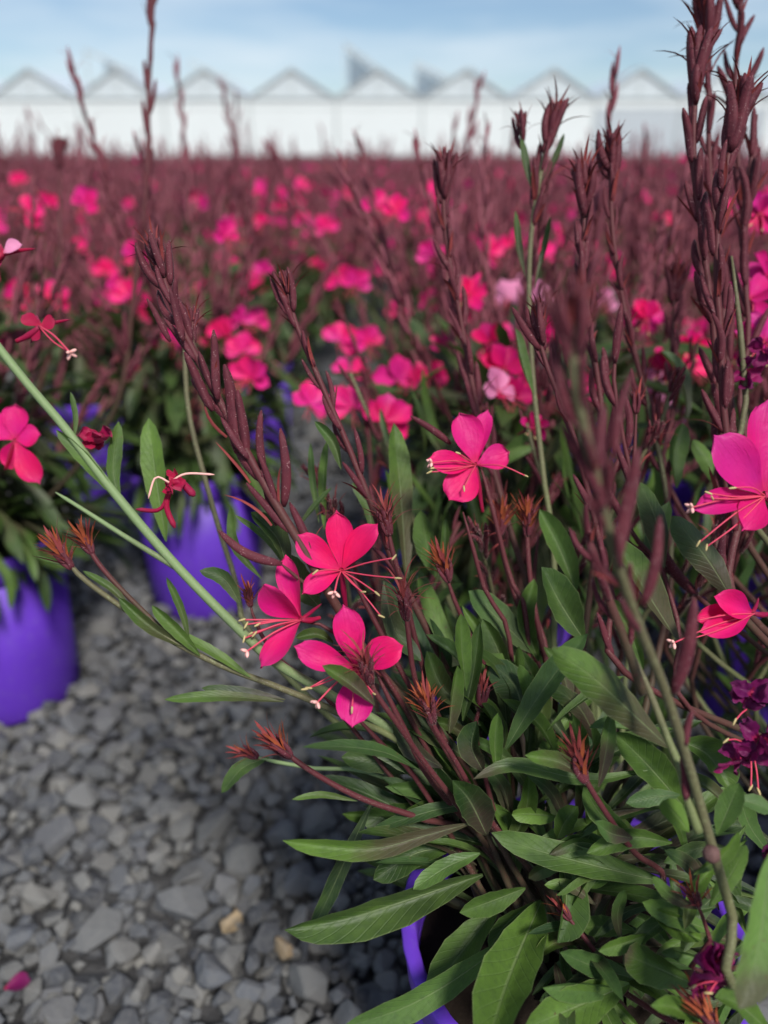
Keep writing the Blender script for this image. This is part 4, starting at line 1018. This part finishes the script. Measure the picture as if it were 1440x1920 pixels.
STEMS = [field_stem(200 + i, .30 + .022 * i) for i in range(10)]
STEMS_LOW = [field_stem(300 + i, .30 + .03 * i, True) for i in range(6)]
FLOW = [field_flower(400 + i) for i in range(7)]; FLOW_LOW = [field_flower(430 + i, True) for i in range(4)]
ME_fst = [s.build('stem', FM) for s in STEMS]; ME_ffl = [s.build('flower', [M_fpetal, M_fil]) for s in FLOW]
ME_pfl = [s.build('flower', [M_pale, M_fil]) for s in FLOW[:2]]
ULEAF = []
for i in range(5):
    r_ = random.Random(i); path = [Vector((0, 0, 0)), Vector((.05, 0, .5)), Vector((r_.uniform(.1, .35), 0, .97))]
    ULEAF.append(leaf_geo(path, .2, Vector((-1, 0, 0)), .25, .04, i, 5, 2))
def plant_layout(r, n, nfl, H=1.0, nlf=40, spread=.30):
    """transforms of stems, flowers and leaves about the crown"""
    S, Fl, Lf = [], [], []
    for i in range(n):
        a = r.uniform(0, 6.28); tl = abs(r.gauss(0, spread)); q = .05 * math.sqrt(r.random())
        d = Vector((math.cos(a) * math.sin(tl), math.sin(a) * math.sin(tl), math.cos(tl)))
        S.append(frame(Vector((q * math.cos(a), q * math.sin(a), 0)), d, radial(d, r.uniform(0, 6.28)), H * (r.uniform(.72, 1.1) if r.random() > .08 else r.uniform(1.12, 1.32))))
    for i in range(nfl):
        a = r.uniform(0, 6.28); tl = r.uniform(.05, .6); hh = r.uniform(.17, .40) * H
        p = Vector((math.cos(a) * math.tan(tl) * hh, math.sin(a) * math.tan(tl) * hh, hh))
        d = Vector((math.cos(a), math.sin(a), r.uniform(-.2, .6)))
        if r.random() < .55: d = Vector((r.gauss(0, .5), -1, .3))
        zz = Vector((r.gauss(0, .35), r.gauss(0, .35), 1)); z = zz - d.normalized() * zz.dot(d.normalized())
        y = -d.normalized(); x = y.cross(z.normalized()); z = x.cross(y)
        s = r.uniform(.95, 1.35)
        Fl.append(Matrix(((x.x * s, y.x * s, z.x * s, p.x), (x.y * s, y.y * s, z.y * s, p.y), (x.z * s, y.z * s, z.z * s, p.z), (0, 0, 0, 1))))
    for i in range(nlf):
        a = r.uniform(0, 6.28); el = r.uniform(-.9, 1.1); q = .075 * math.sqrt(r.random())
        d = Vector((math.cos(a) * math.cos(el), math.sin(a) * math.cos(el), math.sin(el)))
        Lf.append(frame(Vector((q * math.cos(a), q * math.sin(a), r.uniform(.0, .2))), d, Vector((d.x, d.y, -.8)), r.uniform(.06, .12)))
    return S, Fl, Lf
PLANTS = []
def near_plant(x, y, seed, label, n=20, nfl=12, H=1.0, nlf=34, pale=0, name='gaura_plant'):
    r = random.Random(seed); e = empty(name, (x, y, PH - .02)); tag(e, label, 'plant', 'potted gaura plants')
    PLANTS.append((x, y, e)); T = Matrix.Translation((x, y, PH - .02)); S, Fl, Lf = plant_layout(r, n, nfl, H, nlf)
    for M in S: link('stem', r.choice(ME_fst), e, None, T @ M)
    for i, M in enumerate(Fl): link('flower', r.choice(ME_pfl if i < pale else ME_ffl), e, None, T @ M)
    for M in Lf: link('leaf', r.choice(ME_leaf), e, (r.choice((0, .3, .8)), r.uniform(.05, .5), 0, 1), T @ M)
    fo = link('foliage', r.choice(ME_fol), e, None, T @ Matrix.Rotation(r.uniform(0, 6.28), 4, 'Z')); fo['kind'] = 'stuff'
    if nlf > 30:
        for i in range(46):
            a = r.uniform(0, 6.28); q = r.uniform(.07, .1); el = r.uniform(-1.1, .15)
            d = Vector((math.cos(a) * math.cos(el), math.sin(a) * math.cos(el), math.sin(el)))
            link('leaf', r.choice(ME_leaf), e, (r.choice((0, .3, .8)), r.uniform(.05, .6), 0, 1), T @ frame(Vector((q * math.cos(a), q * math.sin(a), r.uniform(.03, .07))), d, Vector((d.x, d.y, .6)) * -1, r.uniform(.06, .12)))
        fo = link('foliage', r.choice(ME_fol), e, None, T @ Matrix.Rotation(r.uniform(0, 6.28), 4, 'Z') @ Matrix.Scale(1.3, 4)); fo['kind'] = 'stuff'
    return e
def foliage(seed, n=130):
    r = random.Random(seed); md = MD()
    for M in plant_layout(r, 0, 0, 1, n)[2]:
        q = r.choice(ULEAF); md.add(q[0], q[1], 0, q[2], M)
    return md.build('foliage', [M_fleaf])
ME_fol = [foliage(900 + i) for i in range(4)]
fo = link('foliage', ME_fol[0], B_, None, Matrix.Translation((RIGHT[0], RIGHT[1], PH - .02)) @ Matrix.Scale(1.25, 4)); fo['kind'] = 'stuff'
NEAR = [
 (-.53, .90, 11, 'purple pot cut by the left edge with leaves hanging over it', 'gaura at the left edge drooping over its purple pot', 44, 12, .95),
 (-.305, 1.165, 12, 'purple pot standing behind the leaning green stem', 'gaura in the pot behind the leaning green stem', 44, 12, .95),
 (-.33, 1.85, 13, 'small-looking purple pot at the far end of the gravel gap', 'gaura at the far end of the gravel gap', 30, 18, 1.0),
 (.15, .83, 14, 'purple pot glimpsed through the foreground leaves', 'gaura right behind the foreground plant with some pale pink flowers', 30, 12, .95),
]
for x, y, sd, lp, lab, n, nf, H in NEAR:
    make_pot(x, y, lp); near_plant(x, y, sd, lab, n, nf, H, 36, 3 if sd == 14 else 0)
# tall spike of the left plant standing against the sky
tp_ = [o for o in bpy.data.objects if o.get('label') == 'gaura at the left edge drooping over its purple pot'][0]
st, pa = make_stem(tp_, [(292, -70, .80), (284, 60, .80), (278, 200, .80), (276, 330, .80), (250, 560, .82), (200, 800, .86)], Vector((-.5, .9, PH - .02)), .003, .0022, M_stem)
spike(st, pa, .48, .97, 16, .045, .035, .0022, .2, .2, .95)
st, pa = make_stem(tp_, [(113, 275, .95), (112, 400, .95), (100, 640, .95)], Vector((-.53, .9, PH - .02)), .003, .002, M_stem); head(st, pa, .028, .002)

# rows of the field beyond
r = random.Random(21); pts_f = []
taken = [(x, y) for x, y, *_ in NEAR] + [(AX, AY), RIGHT]
def gap(x, y): return y < 1.68 and -.56 < x < .0 or y < 1.95 and -.2 < x < -.02
yy = 0.55; row = 0
while yy < 46:
    sp = .36 if yy < 8 else .40 if yy < 20 else .5
    half = .3 + .53 * yy; x = -half + (row % 2) * sp / 2
    while x < half:
        X, Y = x + r.uniform(-.05, .05), yy + r.uniform(-.05, .05); x += sp
        if Y < 1.0 and X < .45: continue
        if gap(X, Y): continue
        if any((X - a) ** 2 + (Y - b) ** 2 < .27 ** 2 for a, b in taken): continue
        taken.append((X, Y)) if Y < 3 else None
        pts_f.append((X, Y, row))
    yy += sp * .9; row += 1
pts_f.sort(key=lambda p: p[1] + .15 * abs(p[0]))
ORD = ['leftmost', 'second from the left', 'third from the left', 'fourth from the left', 'fifth from the left', 'sixth from the left', 'seventh from the left', 'eighth from the left', 'ninth from the left']
ROWN = ['nearest', 'second', 'third', 'fourth', 'fifth', 'sixth', 'seventh', 'eighth', 'ninth']
def joined(seed, n, nfl, H, low, nlf=36):
    r = random.Random(seed); S, Fl, Lf = plant_layout(r, n, nfl, H, nlf, .26); md = MD()
    for M in S: md.addmd(r.choice(STEMS_LOW if low else STEMS), M)
    b = len(FM)
    for M in Fl:
        q = r.choice(FLOW_LOW if low else FLOW); md.add(q.v, q.f, [b if m == 0 else b + 1 for m in q.m], q.uv, M)
    for M in Lf:
        q = r.choice(ULEAF); md.add(q[0], q[1], 4, q[2], M)
    return md.build('gaura_plant', FM + [M_fpetal, M_fil])
MID = [joined(500 + i, 32, (6, 10, 4, 12, 8, 3)[i], (.9, 1.0, 1.08, .95, 1.0, 1.12)[i], True, 50) for i in range(6)]
FAR = [joined(600 + i, 22, (4, 6, 2)[i], (.9, .98, 1.02)[i], True, 14) for i in range(3)]
N_NEAR, N_IND = 22, 270
SIDES = ['left of the gravel gap', 'in the middle of the field', 'to the right of the tall spikes']
rows_ = sorted({p[2] for p in pts_f[:N_NEAR]}); where = {}
for k, rw in enumerate(rows_):
    for j, p in enumerate(sorted(q for q in pts_f[:N_NEAR] if q[2] == rw)): where[p] = ORD[j] + ' in the ' + ROWN[k] + ' field row'
for i, (x, y, rw) in enumerate(pts_f[:N_IND]):
    if i < N_NEAR:
        if y < 1.6: make_pot(x, y, 'purple pot half hidden by foliage, ' + where[(x, y, rw)])
        near_plant(x, y, 40 + i, 'softly blurred gaura plant, ' + where[(x, y, rw)], 26, r.randint(8, 14), r.uniform(.9, 1.08), 0, 0)
    else:
        Mw = Matrix.Translation((x, y, PH - .02)) @ Matrix.Rotation(r.uniform(0, 6.28), 4, 'Z') @ Matrix.Scale(r.uniform(.9, 1.12), 4)
        o = link('gaura_plant', r.choice(MID), None, None, Mw)
        tag(o, 'blurred pink and maroon gaura in the rows of the open field', 'plant', 'gaura rows across the field')
SOFT = [(420, 632), (475, 605), (455, 660), (635, 640), (690, 645), (655, 700), (660, 765), (745, 715), (720, 790), (580, 760), (665, 535), (640, 530), (750, 585), (880, 545), (930, 680), (955, 720), (940, 640), (1215, 595), (1245, 690), (1380, 590),
        (1425, 640), (1430, 560), (1400, 520), (200, 510), (190, 570), (250, 480), (240, 560), (265, 590), (50, 395), (160, 385), (570, 420), (610, 430), (565, 350), (715, 325), (490, 420), (700, 390), (745, 400), (870, 600), (810, 480), (960, 460), (440, 510), (1290, 690), (470, 710), (330, 640), (1430, 400), (40, 560), (95, 560), (20, 640)]
for i, (px, py) in enumerate(SOFT + [(985, 545), (1010, 560), (1130, 570), (1385, 560)]):
    z = .47 if py > 560 else .52 if py > 480 else .575 if py > 400 else .63
    q = P(px, py, 1.0) - CAM; p = CAM + q * ((z - CAM.z) / q.z)
    if p.y > 4.5: p = CAM + q * 4.0
    e = min(PLANTS, key=lambda a: (a[0] - p.x) ** 2 + (a[1] - p.y) ** 2)[2]
    d = Vector((r.gauss(0, .35), -1, .3)).normalized(); zz = Vector((r.gauss(0, .4), 0, 1)); zz = (zz - d * zz.dot(d)).normalized(); y_ = -d; x_ = y_.cross(zz); k = r.uniform(1.15, 1.5)
    M = Matrix(((x_.x * k, y_.x * k, zz.x * k, p.x), (x_.y * k, y_.y * k, zz.y * k, p.y), (x_.z * k, y_.z * k, zz.z * k, p.z), (0, 0, 0, 1)))
    link('flower', r.choice(ME_ffl if i < len(SOFT) else ME_pfl), e, None, M)
# everything farther: one mass, instanced on points
fp = pts_f[N_IND:]
pm = bpy.data.meshes.new('flower_field'); pm.from_pydata([(x, y, PH - .02) for x, y, _ in fp], [], [])
ff = bpy.data.objects.new('flower_field', pm); COL.objects.link(ff)
tag(ff, 'distant maroon and pink mass of flowering plants reaching the greenhouse', 'flower field', kind='stuff')
pc = bpy.data.collections.new('far_plant_shapes')
for m_ in FAR:
    pc.objects.link(bpy.data.objects.new('gaura_shape', m_))
ng = bpy.data.node_groups.new('field_scatter', 'GeometryNodeTree')
ng.interface.new_socket('Geometry', in_out='INPUT', socket_type='NodeSocketGeometry'); ng.interface.new_socket('Geometry', in_out='OUTPUT', socket_type='NodeSocketGeometry')
gi = ng.nodes.new('NodeGroupInput'); go = ng.nodes.new('NodeGroupOutput'); iop = ng.nodes.new('GeometryNodeInstanceOnPoints'); ci = ng.nodes.new('GeometryNodeCollectionInfo')
ci.inputs['Collection'].default_value = pc; ci.inputs['Separate Children'].default_value = True; ci.inputs['Reset Children'].default_value = True
iop.inputs['Pick Instance'].default_value = True
rv = ng.nodes.new('FunctionNodeRandomValue'); rv.data_type = 'FLOAT_VECTOR'; rv.inputs[0].default_value = (0, 0, 0); rv.inputs[1].default_value = (0.05, 0.05, 6.28)
rs = ng.nodes.new('FunctionNodeRandomValue'); rs.data_type = 'FLOAT'; rs.inputs[2].default_value = .88; rs.inputs[3].default_value = 1.14
rs.inputs['Seed'].default_value = 5
ng.links.new(gi.outputs[0], iop.inputs['Points']); ng.links.new(ci.outputs[0], iop.inputs['Instance'])
ng.links.new(rv.outputs[0], iop.inputs['Rotation']); ng.links.new(rs.outputs[1], iop.inputs['Scale']); ng.links.new(iop.outputs[0], go.inputs[0])
md_ = ff.modifiers.new('scatter', 'NODES'); md_.node_group = ng
